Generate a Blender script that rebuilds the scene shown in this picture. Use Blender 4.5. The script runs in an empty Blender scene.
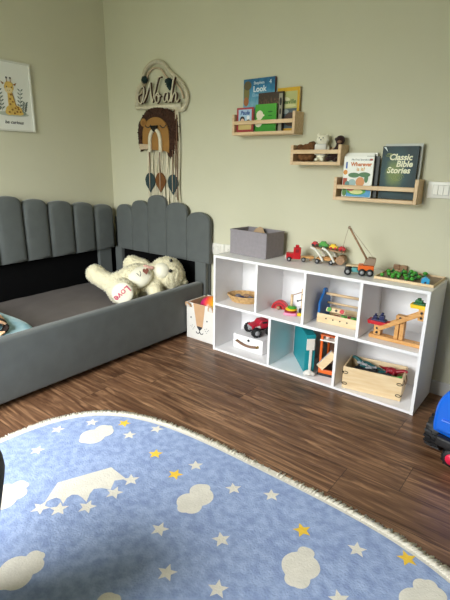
import bpy, bmesh, math, random
from mathutils import Vector, Matrix, Euler, noise
random.seed(7)
PI = math.pi
R = math.radians
C = bpy.context.scene.collection

# ------------------------------------------------------------------ materials
def mat(name, col, rough=.6, metal=0., var=0., vscale=20., bump=0., bscale=60., sheen=0., stretch=None, col2=None, trans=0.):
    m = bpy.data.materials.new(name); m.use_nodes = True
    nt = m.node_tree; b = nt.nodes['Principled BSDF']
    b.inputs['Roughness'].default_value = rough; b.inputs['Metallic'].default_value = metal
    b.inputs['Base Color'].default_value = (*col, 1)
    if sheen:
        b.inputs['Sheen Weight'].default_value = sheen; b.inputs['Sheen Roughness'].default_value = .4
    if trans: b.inputs['Transmission Weight'].default_value = trans
    tc = nt.nodes.new('ShaderNodeTexCoord'); src = tc.outputs['Object']
    if stretch:
        mp = nt.nodes.new('ShaderNodeMapping'); mp.inputs['Scale'].default_value = stretch
        nt.links.new(src, mp.inputs['Vector']); src = mp.outputs['Vector']
    if var or col2:
        n = nt.nodes.new('ShaderNodeTexNoise'); n.inputs['Scale'].default_value = vscale; n.inputs['Detail'].default_value = 5
        nt.links.new(src, n.inputs['Vector'])
        r = nt.nodes.new('ShaderNodeValToRGB')
        c2 = col2 if col2 else tuple(min(1, c * (1 + var)) for c in col)
        c1 = col if col2 else tuple(c * (1 - var) for c in col)
        r.color_ramp.elements[0].position = .35; r.color_ramp.elements[1].position = .65
        r.color_ramp.elements[0].color = (*c1, 1); r.color_ramp.elements[1].color = (*c2, 1)
        nt.links.new(n.outputs['Fac'], r.inputs['Fac']); nt.links.new(r.outputs['Color'], b.inputs['Base Color'])
    if bump:
        n2 = nt.nodes.new('ShaderNodeTexNoise'); n2.inputs['Scale'].default_value = bscale; n2.inputs['Detail'].default_value = 4
        nt.links.new(src, n2.inputs['Vector'])
        bp = nt.nodes.new('ShaderNodeBump'); bp.inputs['Strength'].default_value = bump; bp.inputs['Distance'].default_value = .004
        nt.links.new(n2.outputs['Fac'], bp.inputs['Height']); nt.links.new(bp.outputs['Normal'], b.inputs['Normal'])
    return m

def hexc(h):
    def f(v):
        v /= 255.
        return v / 12.92 if v <= .04045 else ((v + .055) / 1.055) ** 2.4
    return tuple(f(int(h[i:i + 2], 16)) for i in (0, 2, 4))
def H(name, h, rough=.6, **k): return mat(name, hexc(h), rough, **k)

M = {}
M['wall'] = H('wall_paint', 'cfcbb2', .85, var=.015, vscale=3, bump=.08, bscale=180)
M['ceil'] = H('ceiling_paint', 'e2e0d6', .9, bump=.05, bscale=120)
M['white'] = H('white_melamine', 'eceaea', .38, bump=.02, bscale=90)
M['whitepl'] = H('white_plastic', 'e6e2d8', .35, bump=.01)
M['baseb'] = H('white_skirting', 'c6c4be', .5, bump=.02)
M['velvet'] = H('grey_velvet', '5a5e5d', .85, var=.06, vscale=14, bump=.1, bscale=240, sheen=.25)
M['velvetd'] = H('grey_velvet_seam', '484b4b', .9, var=.05, bump=.1)
M['black'] = H('black_lining', '0a0a0b', .95, var=.1, bump=.1)
M['black'].node_tree.nodes['Principled BSDF'].inputs['Specular IOR Level'].default_value = .1
M['sheet'] = H('taupe_sheet', '645d5a', .9, var=.06, vscale=8, bump=.35, bscale=14)
M['fur'] = H('cream_plush', 'e9e0bf', .95, var=.05, vscale=60, bump=.7, bscale=130, sheen=.4)
M['shortfur'] = H('white_short_plush', 'f0ead4', .95, bump=.25, bscale=200, sheen=.2)
M['pink'] = H('pink_thread', 'c8486a', .7, bump=.1)
M['heart'] = H('brown_heart_felt', '7a4434', .8, bump=.2)
M['ribbon'] = H('pink_ribbon', 'c69a8c', .6, bump=.1)
M['eye'] = H('dark_bead', '120f0d', .15, bump=.01)
M['wood'] = H('light_pine', 'e2c49c', .5, col2=hexc('d3b186'), vscale=6, stretch=(1, 14, 14), bump=.05)
M['woodx'] = H('pale_birch', 'e6cea6', .5, col2=hexc('dabb8e'), vscale=5, stretch=(1.5, 12, 12), bump=.04)
M['woodm'] = H('beech_wood', 'dca765', .5, col2=hexc('c98f4e'), vscale=8, stretch=(1.5, 10, 10), bump=.04)
M['woodd'] = H('brown_wood', 'a98463', .55, col2=hexc('8d6a4c'), vscale=9, stretch=(10, 1.5, 10), bump=.06)
M['woodg'] = H('weathered_wood', '9c8570', .6, col2=hexc('86705c'), vscale=9, bump=.08)
M['red'] = H('red_paint', 'c01420', .35, bump=.02)
M['redd'] = H('deep_red_paint', '8e0f1e', .4, bump=.02)
M['green'] = H('green_paint', '3f9a2c', .4, var=.1, bump=.03)
M['dgreen'] = H('dark_green_paint', '1c6a34', .4, var=.1, bump=.03)
M['yellow'] = H('yellow_paint', 'f0c81c', .4, bump=.02)
M['orange'] = H('orange_paint', 'e2651c', .4, bump=.02)
M['crimson'] = H('crimson_plastic', 'b5122c', .3, bump=.02)
M['navy'] = H('navy_paint', '1d2352', .4, bump=.02)
M['blue'] = H('blue_paint', '1565b0', .4, bump=.02)
M['bluepl'] = H('blue_plastic', '0d63d2', .28, bump=.02, bscale=20)
M['cyan'] = H('light_blue_paint', '3aa2d6', .4, bump=.02)
M['turq'] = H('turquoise_paint', '5aa3a4', .45, bump=.02)
M['teal'] = H('teal_paint', '128a94', .4, var=.03, bump=.02)
M['pinkpl'] = H('pink_plastic', 'f08fb0', .35, bump=.02)
M['hubpink'] = H('pinkish_red_plastic', 'e0284a', .35, bump=.02)
M['rubber'] = H('black_rubber', '141416', .6, var=.1, bump=.15)
M['dark'] = H('black_plastic', '1a1a1c', .5, bump=.03)
M['greypl'] = H('grey_plastic', '9a9a9c', .4, bump=.02)
M['metal'] = H('brass_metal', 'a88a50', .3, metal=1., bump=.02)
M['wire'] = H('black_wire', '1b1916', .4, metal=.6, bump=.02)
M['leather'] = H('brown_leather', '7b5a44', .55, var=.1, bump=.2)
M['boxfab'] = H('mauve_grey_fabric', '8f888c', .9, var=.05, vscale=50, bump=.3, bscale=260)
M['kraft'] = H('kraft_paper', 'b69876', .8, var=.06, bump=.15)
M['canvas'] = H('white_canvas', 'dedad2', .85, var=.02, bump=.2, bscale=260)
M['tan'] = H('tan_canvas', 'c79f78', .85, var=.04, bump=.2, bscale=260)
M['wicker'] = H('straw_wicker', 'd2ad78', .7, col2=hexc('b48a55'), vscale=60, bump=.4, bscale=90)
M['yarn'] = H('cream_yarn', 'e0d6bd', .9, var=.08, vscale=50, bump=.6, bscale=200)
M['yarnp'] = H('oatmeal_yarn', 'c9b196', .9, var=.08, vscale=50, bump=.5, bscale=200)
M['mane'] = H('dark_brown_yarn', '44291a', .95, var=.2, vscale=60, bump=.8, bscale=150)
M['lionface'] = H('ochre_felt', '9c7038', .9, var=.05, bump=.2)
M['lionear'] = H('brown_ochre_felt', '8a5a28', .9, var=.05, bump=.2)
M['pom'] = H('dark_teal_yarn', '1e3434', .95, var=.15, bump=.7, bscale=150)
M['leafteal'] = H('slate_teal_yarn', '2c3e40', .95, var=.12, vscale=40, bump=.5, bscale=120)
M['leafor'] = H('rust_yarn', '704620', .95, var=.12, vscale=40, bump=.5, bscale=120)
M['frame'] = H('white_frame', 'd8d6cc', .4, bump=.02)
M['paper'] = H('print_paper', 'e9e8e0', .6, bump=.01)
M['ink'] = H('dark_ink', '2e2e34', .8)
M['leafink'] = H('grey_green_ink', '5d6a60', .8, var=.2)
M['giraffe'] = H('giraffe_yellow_ink', 'd9b45e', .8, var=.1, vscale=40)
M['giraffed'] = H('giraffe_brown_ink', '8f6228', .8, var=.1, vscale=40)
M['pages'] = H('book_pages', 'ebe4d0', .8, bump=.1)
M['monkey'] = H('dark_brown_plush', '2e1512', .9, var=.15, bump=.5, bscale=150, sheen=.3)
M['brownpl'] = H('brown_plush', '6b4626', .95, var=.3, vscale=60, bump=.7, bscale=120)
M['bigdark'] = H('charcoal_fabric', '55565a', .9, var=.08, vscale=50, bump=.3, bscale=220)
M['blanket'] = H('pale_blue_fleece', 'b4d2d8', .95, col2=hexc('7fb0c0'), vscale=11, bump=.4, bscale=70, sheen=.3)
M['stone'] = H('grey_pebble', '6a666c', .6, var=.2, bump=.1)
M['rugblue'] = H('rug_blue', '889bc6', .95, col2=hexc('a4b6da'), vscale=38, bump=.6, bscale=150)
M['rugwhite'] = H('rug_white', 'e2ddd1', .95, var=.04, vscale=25, bump=.4, bscale=170)
M['rugyellow'] = H('rug_yellow', 'f2c945', .95, var=.06, vscale=25, bump=.4, bscale=170)
M['fringe'] = H('fringe_cotton', 'ece6d8', .95, var=.06, vscale=60, bump=.4)

def floor_mat():
    m = bpy.data.materials.new('walnut_laminate'); m.use_nodes = True
    nt = m.node_tree; N = nt.nodes; L = nt.links; b = N['Principled BSDF']
    tc = N.new('ShaderNodeTexCoord'); sp = N.new('ShaderNodeSeparateXYZ'); L.new(tc.outputs['Object'], sp.inputs[0])
    def mth(op, a, bb=None):
        n = N.new('ShaderNodeMath'); n.operation = op
        for i, v in enumerate((a, bb)):
            if v is None: continue
            if isinstance(v, (int, float)): n.inputs[i].default_value = v
            else: L.new(v, n.inputs[i])
        return n.outputs[0]
    PW = .168; PL = 1.28
    yy = mth('ADD', sp.outputs['Y'], 10 * PW + .51 % PW)      # seam at y = -0.51
    row = mth('FLOOR', mth('DIVIDE', yy, PW)); fy = mth('FRACT', mth('DIVIDE', yy, PW))
    wn = N.new('ShaderNodeTexWhiteNoise'); wn.noise_dimensions = '1D'; L.new(row, wn.inputs['W'])
    r2_ = mth('MULTIPLY', mth('MULTIPLY', row, row), -.127); off = mth('ADD', mth('ADD', r2_, mth('MULTIPLY', row, 2.228)), 30 * PL - 6.76)
    xx = mth('ADD', mth('ADD', sp.outputs['X'], off), 10.3)
    colm = mth('FLOOR', mth('DIVIDE', xx, PL)); fx = mth('FRACT', mth('DIVIDE', xx, PL))
    cb = N.new('ShaderNodeCombineXYZ'); L.new(row, cb.inputs[0]); L.new(colm, cb.inputs[1])
    w2 = N.new('ShaderNodeTexWhiteNoise'); w2.noise_dimensions = '2D'; L.new(cb.outputs[0], w2.inputs['Vector'])
    g = N.new('ShaderNodeCombineXYZ')
    L.new(mth('ADD', mth('MULTIPLY', sp.outputs['X'], 1.6), mth('MULTIPLY', w2.outputs['Value'], 30)), g.inputs[0])
    L.new(mth('MULTIPLY', sp.outputs['Y'], 17), g.inputs[1]); L.new(mth('MULTIPLY', w2.outputs['Value'], 9), g.inputs[2])
    n1 = N.new('ShaderNodeTexNoise'); n1.inputs['Scale'].default_value = 1.6; n1.inputs['Detail'].default_value = 7
    n1.inputs['Roughness'].default_value = .62; n1.inputs['Distortion'].default_value = 1.6; L.new(g.outputs[0], n1.inputs['Vector'])
    r = N.new('ShaderNodeValToRGB'); e = r.color_ramp.elements
    e[0].position = .33; e[0].color = (*hexc('472c1c'), 1); e[1].position = .70; e[1].color = (*hexc('aa8260'), 1)
    k = e.new(.52); k.color = (*hexc('71513a'), 1)
    L.new(n1.outputs['Fac'], r.inputs['Fac'])
    hs = N.new('ShaderNodeHueSaturation'); L.new(r.outputs['Color'], hs.inputs['Color'])
    L.new(mth('ADD', mth('MULTIPLY', w2.outputs['Value'], .34), .82), hs.inputs['Value'])
    sy = mth('LESS_THAN', mth('MINIMUM', fy, mth('SUBTRACT', 1., fy)), .009)
    sx = mth('LESS_THAN', mth('MINIMUM', fx, mth('SUBTRACT', 1., fx)), .0011)
    seam = mth('MAXIMUM', sy, sx)
    mx = N.new('ShaderNodeMixRGB'); L.new(mth('MULTIPLY', seam, .75), mx.inputs['Fac']); L.new(hs.outputs['Color'], mx.inputs['Color1'])
    mx.inputs['Color2'].default_value = (*hexc('2c1c12'), 1)
    L.new(mx.outputs['Color'], b.inputs['Base Color'])
    b.inputs['Roughness'].default_value = .36
    bp = N.new('ShaderNodeBump'); bp.inputs['Strength'].default_value = .15; bp.inputs['Distance'].default_value = .002
    L.new(mth('SUBTRACT', n1.outputs['Fac'], mth('MULTIPLY', seam, 2.)), bp.inputs['Height']); L.new(bp.outputs['Normal'], b.inputs['Normal'])
    return m
M['floor'] = floor_mat()

def cover_mat(name, stops, scale=5., axis='Z', rough=.35, lo=0., hi=1., noisy=.6):
    """printed cover: colour bands along the cover, broken by noise (a print, fixed on the cover)"""
    m = bpy.data.materials.new(name); m.use_nodes = True
    nt = m.node_tree; N = nt.nodes; L = nt.links; b = N['Principled BSDF']; b.inputs['Roughness'].default_value = rough
    tc = N.new('ShaderNodeTexCoord'); sp = N.new('ShaderNodeSeparateXYZ'); L.new(tc.outputs['Generated'], sp.inputs[0])
    n = N.new('ShaderNodeTexNoise'); n.inputs['Scale'].default_value = scale; n.inputs['Detail'].default_value = 4; L.new(tc.outputs['Generated'], n.inputs['Vector'])
    a = N.new('ShaderNodeMath'); a.operation = 'MULTIPLY_ADD'; L.new(n.outputs['Fac'], a.inputs[0]); a.inputs[1].default_value = noisy; L.new(sp.outputs[axis], a.inputs[2])
    s = N.new('ShaderNodeMath'); s.operation = 'SUBTRACT'; L.new(a.outputs[0], s.inputs[0]); s.inputs[1].default_value = noisy / 2
    r = N.new('ShaderNodeValToRGB'); e = r.color_ramp.elements
    while len(e) > 1: e.remove(e[0])
    e[0].position = stops[0][0]; e[0].color = (*hexc(stops[0][1]), 1)
    for p, c in stops[1:]:
        k = e.new(p); k.color = (*hexc(c), 1)
    L.new(s.outputs[0], r.inputs['Fac']); L.new(r.outputs['Color'], b.inputs['Base Color'])
    return m

# ------------------------------------------------------------------ mesh builder
class MB:
    def __init__(s): s.bm = bmesh.new(); s.mats = []
    def mi(s, m):
        if m is None: return 0
        if m not in s.mats: s.mats.append(m)
        return s.mats.index(m)
    def _add(s, tmp, mtx, m):
        i = s.mi(m); vm = {}
        for v in tmp.verts: vm[v] = s.bm.verts.new(mtx @ v.co)
        for f in tmp.faces:
            try:
                g = s.bm.faces.new([vm[v] for v in f.verts]); g.material_index = i; g.smooth = f.smooth
            except ValueError: pass
        tmp.free(); return s
    def box(s, c, d, rot=(0, 0, 0), bev=0., m=None, seg=2):
        t = bmesh.new(); bmesh.ops.create_cube(t, size=1)
        bmesh.ops.scale(t, vec=Vector(d), verts=t.verts)
        if bev: 
            bmesh.ops.bevel(t, geom=list(t.edges), offset=min(bev, min(d) * .49), segments=seg, affect='EDGES', profile=.5)
            if seg > 2:
                for f in t.faces: f.smooth = True
        return s._add(t, Matrix.Translation(c) @ Euler(rot).to_matrix().to_4x4(), m)
    def span(s, a, b, bev=0., m=None, seg=2):
        return s.box([(x + y) / 2 for x, y in zip(a, b)], [abs(y - x) for x, y in zip(a, b)], (0, 0, 0), bev, m, seg)
    def cyl(s, p0, p1, r0, r1=None, n=16, m=None, cap=True, smooth=True):
        p0 = Vector(p0); p1 = Vector(p1); r1 = r0 if r1 is None else r1; d = p1 - p0
        t = bmesh.new(); bmesh.ops.create_cone(t, cap_ends=cap, segments=n, radius1=r0, radius2=max(r1, 1e-5), depth=d.length)
        if smooth:
            for f in t.faces: f.smooth = len(f.verts) == 4
        q = Vector((0, 0, 1)).rotation_difference(d.normalized()).to_matrix().to_4x4()
        return s._add(t, Matrix.Translation((p0 + p1) / 2) @ q, m)
    def ball(s, c, r, sc=(1, 1, 1), rot=(0, 0, 0), u=20, v=12, m=None):
        t = bmesh.new(); bmesh.ops.create_uvsphere(t, u_segments=u, v_segments=v, radius=r)
        for f in t.faces: f.smooth = True
        mt = Matrix.Translation(c) @ Euler(rot).to_matrix().to_4x4() @ Matrix.Diagonal((*sc, 1))
        return s._add(t, mt, m)
    def tube(s, pts, r, n=8, m=None, closed=False, taper=None):
        pts = [Vector(p) for p in pts]; k = len(pts); t = bmesh.new(); rings = []
        prev = None
        for i, p in enumerate(pts):
            a = pts[(i - 1) % k] if (closed or i) else pts[0]
            b = pts[(i + 1) % k] if (closed or i < k - 1) else pts[-1]
            d = (b - a).normalized()
            if prev is None:
                up = Vector((0, 0, 1)) if abs(d.z) < .9 else Vector((1, 0, 0)); x = d.cross(up).normalized()
            else:
                x = (prev - d * prev.dot(d)).normalized()
            prev = x; y = d.cross(x)
            rr = r if taper is None else r * taper(i / max(1, k - 1))
            rings.append([t.verts.new(p + (x * math.cos(2 * PI * j / n) + y * math.sin(2 * PI * j / n)) * rr) for j in range(n)])
        for i in range(k if closed else k - 1):
            A = rings[i]; B = rings[(i + 1) % k]
            for j in range(n):
                f = t.faces.new((A[j], A[(j + 1) % n], B[(j + 1) % n], B[j])); f.smooth = True
        if not closed:
            t.faces.new(rings[0][::-1]); t.faces.new(rings[-1])
        return s._add(t, Matrix.Identity(4), m)
    def lathe(s, prof, c=(0, 0, 0), n=32, m=None, sc=(1, 1, 1), mtx=None):
        t = bmesh.new(); rings = []
        for r, z in prof:
            rings.append([t.verts.new((r * math.cos(2 * PI * j / n), r * math.sin(2 * PI * j / n), z)) for j in range(n)])
        for a, b in zip(rings, rings[1:]):
            for j in range(n):
                f = t.faces.new((a[j], a[(j + 1) % n], b[(j + 1) % n], b[j])); f.smooth = True
        if prof[0][0] > 1e-4: t.faces.new(rings[0][::-1])
        if prof[-1][0] > 1e-4: t.faces.new(rings[-1])
        return s._add(t, (mtx or Matrix.Translation(c)) @ Matrix.Diagonal((*sc, 1)), m)
    def prism(s, pts, z0, z1, mtx=None, m=None, bev=0., smooth=False):
        """2D outline (x,y) extruded z0..z1, then transformed"""
        t = bmesh.new()
        lo = [t.verts.new((x, y, z0)) for x, y in pts]; hi = [t.verts.new((x, y, z1)) for x, y in pts]
        fs = [t.faces.new(lo[::-1]), t.faces.new(hi)]
        n = len(pts)
        for i in range(n):
            f = t.faces.new((lo[i], lo[(i + 1) % n], hi[(i + 1) % n], hi[i])); f.smooth = smooth
        bmesh.ops.recalc_face_normals(t, faces=t.faces)
        if bev:
            ed = [e for e in t.edges if e.verts[0].co.z == e.verts[1].co.z]
            bmesh.ops.bevel(t, geom=ed, offset=bev, segments=3, affect='EDGES', profile=.5)
        bmesh.ops.triangulate(t, faces=[f for f in t.faces if len(f.verts) > 4])
        return s._add(t, mtx or Matrix.Identity(4), m)
    def flat(s, pts, mtx, z, m):
        t = bmesh.new(); f = t.faces.new([t.verts.new((x, y, z)) for x, y in pts])
        f.normal_update()
        if f.normal.z < 0: f.normal_flip()
        bmesh.ops.triangulate(t, faces=t.faces)
        return s._add(t, mtx, m)
    def build(s, name, m=None, parent=None, loc=None, rotz=0., normals=False):
        me = bpy.data.meshes.new(name)
        if normals: bmesh.ops.recalc_face_normals(s.bm, faces=s.bm.faces)
        s.bm.to_mesh(me); s.bm.free()
        for x in (s.mats or [m]): me.materials.append(x)
        o = bpy.data.objects.new(name, me); C.objects.link(o)
        if parent: o.parent = parent
        if loc: o.location = loc
        if rotz: o.rotation_euler.z = rotz
        return o

def tag(o, label, cat, group=None):
    o['label'] = label; o['category'] = cat
    if group: o['group'] = group
    return o
def thing(name, label, cat, loc=(0, 0, 0), rz=0., group=None):
    o = bpy.data.objects.new(name, None); C.objects.link(o); o.location = loc; o.rotation_euler.z = rz
    o.empty_display_size = .05
    return tag(o, label, cat, group)
def dup(root, loc, rz=None, label=None):
    r = root.copy(); C.objects.link(r); r.location = loc
    if rz is not None: r.rotation_euler.z = rz
    if label: r['label'] = label
    for ch in list(root.children):
        c = ch.copy(); C.objects.link(c); c.parent = r
        for g in ch.children:
            d = g.copy(); C.objects.link(d); d.parent = c
    return r
def struct(o): o['kind'] = 'structure'; return o

def frame_mtx(o, x, y):
    """matrix with local x axis -> x, local y -> y"""
    x = Vector(x).normalized(); y = Vector(y); y = (y - x * y.dot(x)).normalized(); z = x.cross(y)
    m = Matrix((x, y, z)).transposed().to_4x4(); m.translation = Vector(o); return m

def text(name, body, size, mtx, m, parent, ext=.0004, shear=0., align='CENTER', offset=0.):
    cu = bpy.data.curves.new(name, 'FONT'); cu.body = body; cu.size = size; cu.extrude = ext; cu.shear = shear
    cu.align_x = align; cu.align_y = 'CENTER'; cu.resolution_u = 3; cu.offset = offset
    o = bpy.data.objects.new(name + '_tmp', cu); C.objects.link(o)
    dg = bpy.context.evaluated_depsgraph_get(); me = bpy.data.meshes.new_from_object(o.evaluated_get(dg))
    bpy.data.objects.remove(o); me.name = name
    me.transform(mtx); me.materials.clear(); me.materials.append(m)
    o = bpy.data.objects.new(name, me); C.objects.link(o); o.parent = parent
    return o

def blob(name, parts, voxel, m, parent=None, disp=0., dscale=.03, loc=None, rz=0., smooth=6):
    """union of ellipsoids / limbs into one continuous surface. parts: ('e',c,(rx,ry,rz),rot) or ('l',p0,p1,r0,r1)"""
    b = MB()
    for p in parts:
        if p[0] == 'e': b.ball(p[1], 1., p[2], p[3] if len(p) > 3 else (0, 0, 0), u=24, v=16)
        else:
            p0 = Vector(p[1]); p1 = Vector(p[2]); n = max(3, int((p1 - p0).length / (min(p[3], p[4]) * .45)))
            for i in range(n + 1):
                f = i / n; b.ball(p0.lerp(p1, f), p[3] * (1 - f) + p[4] * f, u=16, v=10)
    o = b.build(name, m)
    md = o.modifiers.new('r', 'REMESH'); md.mode = 'VOXEL'; md.voxel_size = voxel; md.use_smooth_shade = True
    sm = o.modifiers.new('s', 'SMOOTH'); sm.iterations = smooth; sm.factor = .5
    dg = bpy.context.evaluated_depsgraph_get(); me = bpy.data.meshes.new_from_object(o.evaluated_get(dg))
    bpy.data.objects.remove(o)
    if disp:
        for v in me.vertices:
            k = noise.noise(v.co / dscale) * .7 + noise.noise(v.co / (dscale * .4)) * .5
            v.co += v.normal * disp * k
    for p in me.polygons: p.use_smooth = True
    me.name = name
    if not me.materials: me.materials.append(m)
    o = bpy.data.objects.new(name, me); C.objects.link(o)
    if parent: o.parent = parent
    if loc: o.location = loc
    if rz: o.rotation_euler.z = rz
    return o

# ------------------------------------------------------------------ room
XR, YF, ZC = 4.6, -2.95, 2.55
struct(MB().span((0 - .1, YF - .1, -.1), (XR + .1, .1, 0)).build('floor', M['floor']))
struct(MB().span((-.1, YF, ZC), (XR + .1, .1, ZC + .1)).build('ceiling', M['ceil']))
struct(MB().span((-.1, YF, 0), (0, .1, ZC)).build('wall_left', M['wall']))
struct(MB().span((0, 0, 0), (XR, .1, ZC)).build('wall_back', M['wall']))
struct(MB().span((XR, YF, 0), (XR + .1, .1, ZC)).build('wall_right', M['wall']))
WX0, WX1, WZ0, WZ1 = .65, 2.2, .42, 2.1
w = MB()
w.span((-.1, YF - .1, 0), (WX0, YF, ZC)); w.span((WX1, YF - .1, 0), (XR + .1, YF, ZC))
w.span((WX0, YF - .1, 0), (WX1, YF, WZ0)); w.span((WX0, YF - .1, WZ1), (WX1, YF, ZC))
struct(w.build('wall_front', M['wall']))
w = MB()
for a, b in (((WX0, WZ0), (WX0 + .06, WZ1)), ((WX1 - .06, WZ0), (WX1, WZ1)), ((WX0, WZ0), (WX1, WZ0 + .06)), ((WX0, WZ1 - .06), (WX1, WZ1)),
             (((WX0 + WX1) / 2 - .035, WZ0), ((WX0 + WX1) / 2 + .035, WZ1))):
    w.span((a[0], YF - .08, a[1]), (b[0], YF - .03, b[1]), .006)
struct(w.build('window_1', M['whitepl']))
struct(MB().span((.0, -.012, 0), (XR, 0, .075), .004).build('baseboard_back', M['baseb']))
struct(MB().span((.0, YF, 0), (.012, -.012, .075), .004).build('baseboard_left', M['baseb']))
struct(MB().span((XR - .012, YF, 0), (XR, -.012, .075), .004).build('baseboard_right', M['baseb']))

# ------------------------------------------------------------------ bed
bed = thing('daybed', 'grey velvet daybed with scalloped channel panels in the corner', 'bed', (0, 0, 0))
BL = -2.08
def channel_outline(w, z0, z1, arch):
    """local outline (u from -w/2..w/2, v) of a channel with a round top"""
    pts = [(-w / 2, z0), (w / 2, z0)]
    n = 14
    for i in range(n + 1):
        a = PI * i / n
        pts.append((w / 2 * math.cos(a), z1 - arch + arch * math.sin(a) ** .8))
    return pts
def channel(w, z0, z1, arch, th, mtx, lay=((0, 0), (0, .55), (.006, .8), (.016, .94), (.034, 1.))):
    """a padded channel: outline with several inset layers making a rounded front"""
    b = MB(); t = bmesh.new()
    base = channel_outline(w, z0, z1, arch); cx = 0; cz = (z0 + z1) / 2
    layers = [(a_, b2 * th) for a_, b2 in lay]
    rings = []
    for ins, d in layers:
        ring = []
        for (u, v) in base:
            uu = u * (1 - ins / (w / 2)); vv = cz + (v - cz) * (1 - ins / ((z1 - z0) / 2))
            ring.append(t.verts.new((uu, vv, d)))
        rings.append(ring)
    n = len(base)
    for A, B in zip(rings, rings[1:]):
        for j in range(n):
            f = t.faces.new((A[j], A[(j + 1) % n], B[(j + 1) % n], B[j])); f.smooth = True
    f = t.faces.new(rings[-1]); f.smooth = True
    g = t.faces.new(rings[0][::-1])
    bmesh.ops.triangulate(t, faces=[f, g])
    return b._add(t, mtx, None)

# panel on the left wall
back = MB().span((.012, BL, .47), (.045, -.075, .70), .01).build('back_panel', M['velvetd'], bed)
edges = [-.072, -.246, -.421, -.612, -.787, -.966, -1.15, -1.335, -1.52, -1.705, -1.89, -2.075]
tops = [.798, .822, .842, .862, .888, .90, .905, .90, .885, .865, .84]
for i, (a, b_) in enumerate(zip(edges, edges[1:])):
    w_ = a - b_; mt = frame_mtx((.03, (a + b_) / 2, 0), (0, -1, 0), (0, 0, 1))
    mt = frame_mtx((.03, (a + b_) / 2, 0), (0, 1, 0), (0, 0, 1))
    channel(w_ - .002, .463, tops[i], .05, .062, mt).build('channel', M['velvet'], back)
# headboard on the back wall
hb = MB().span((.03, -.024, .05), (1.0, -.003, .70), .008).build('headboard', M['velvetd'], bed)
xe = [.085, .262, .437, .625, .818, 1.018]
ht = [.80, .838, .885, .845, .795]
for i, (a, b_) in enumerate(zip(xe, xe[1:])):
    w_ = b_ - a
    mt = frame_mtx(((a + b_) / 2, -.021, 0), (1, 0, 0), (0, 0, 1))
    channel(w_ - .001, .463, ht[i], .062 if i not in (0, 4) else .07, .032, mt, ((0, 0), (0, .82), (.003, .93), (.009, .98), (.03, 1.))).build('channel', M['velvet'], hb)
# frame: side rail, end rail, posts, black storage lining
MB().span((.925, BL, .03), (.9825, -.064, .338), .016, seg=4).build('side_rail', M['velvet'], bed)
MB().span((.09, BL, .03), (.925, BL + .06, .338), .012, seg=4).build('end_rail', M['velvet'], bed)
MB().span((.012, -.205, .03), (.055, -.09, .47), .006).build('post', M['velvet'], bed)
MB().span((.90, -.06, .0), (.995, -.026, .47), .006).build('post', M['velvet'], bed)
MB().span((.06, -.06, .03), (.135, -.026, .47), .006).build('post', M['velvet'], bed)
MB().span((.013, BL, .05), (.028, -.03, .47)).span((.14, -.030, .05), (.895, -.0245, .47)).build('black_lining', M['black'], bed)
for fx_ in (.1, .84):
    for fy_ in (BL + .1, -.2): MB().span((fx_, fy_, 0), (fx_ + .06, fy_ + .06, .06), .003).build('foot', M['dark'], bed)
# mattress with wrinkled sheet
b = MB(); t = bmesh.new(); nx, ny = 40, 90
g = {}
for i in range(nx + 1):
    for j in range(ny + 1):
        x = .06 + .86 * i / nx; y = BL + .065 + (2.08 - .065 - .05) * j / ny
        e = min(i, nx - i, j, ny - j); z = .238 - (.03 if e == 0 else .008 if e == 1 else 0)
        z += .006 * noise.noise(Vector((x * 5, y * 2.2, 1.3))) +   .0045 * noise.noise(Vector((x * 14 + y * 6, y * 5, 4)))
        g[i, j] = t.verts.new((x, y, z))
for i in range(nx):
    for j in range(ny):
        f = t.faces.new((g[i, j], g[i + 1, j], g[i + 1, j + 1], g[i, j + 1])); f.smooth = True
b._add(t, Matrix.Identity(4), None); b.span((.06, BL + .065, .08), (.92, -.05, .205))
b.build('mattress', M['sheet'], bed)

# ------------------------------------------------------------------ blanket on the bed
bl = thing('fleece_blanket', 'pale blue fleece blanket folded with a peach printed side on the bed', 'blanket', (0, 0, .245))
def drape(name, fn, nu, nv, th, m):
    t = bmesh.new(); top = {}; 
    for i in range(nu + 1):
        for j in range(nv + 1):
            top[i, j] = t.verts.new(fn(i / nu, j / nv))
    for i in range(nu):
        for j in range(nv):
            f = t.faces.new((top[i, j], top[i + 1, j], top[i + 1, j + 1], top[i, j + 1])); f.smooth = True
    bmesh.ops.recalc_face_normals(t, faces=t.faces)
    r = bmesh.ops.solidify(t, geom=list(t.faces), thickness=th)
    for f in t.faces: f.smooth = True
    b = MB(); b._add(t, Matrix.Identity(4), None)
    return b.build(name, m, bl)
def f1(u, v):
    x = .30 + .62 * u; y = -1.90 + (.715 - .05 * u) * v - .02 * math.sin(u * 5)
    h = .092 * (1 - abs(2 * v - 1) ** 14) * (1 - abs(2 * u - 1) ** 16)
    z = .012 + h + .01 * noise.noise(Vector((u * 4, v * 6, .5)))
    return (min(x, .915), y, z)
drape('fleece_fold', f1, 26, 40, .012, M['blanket'])
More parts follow.
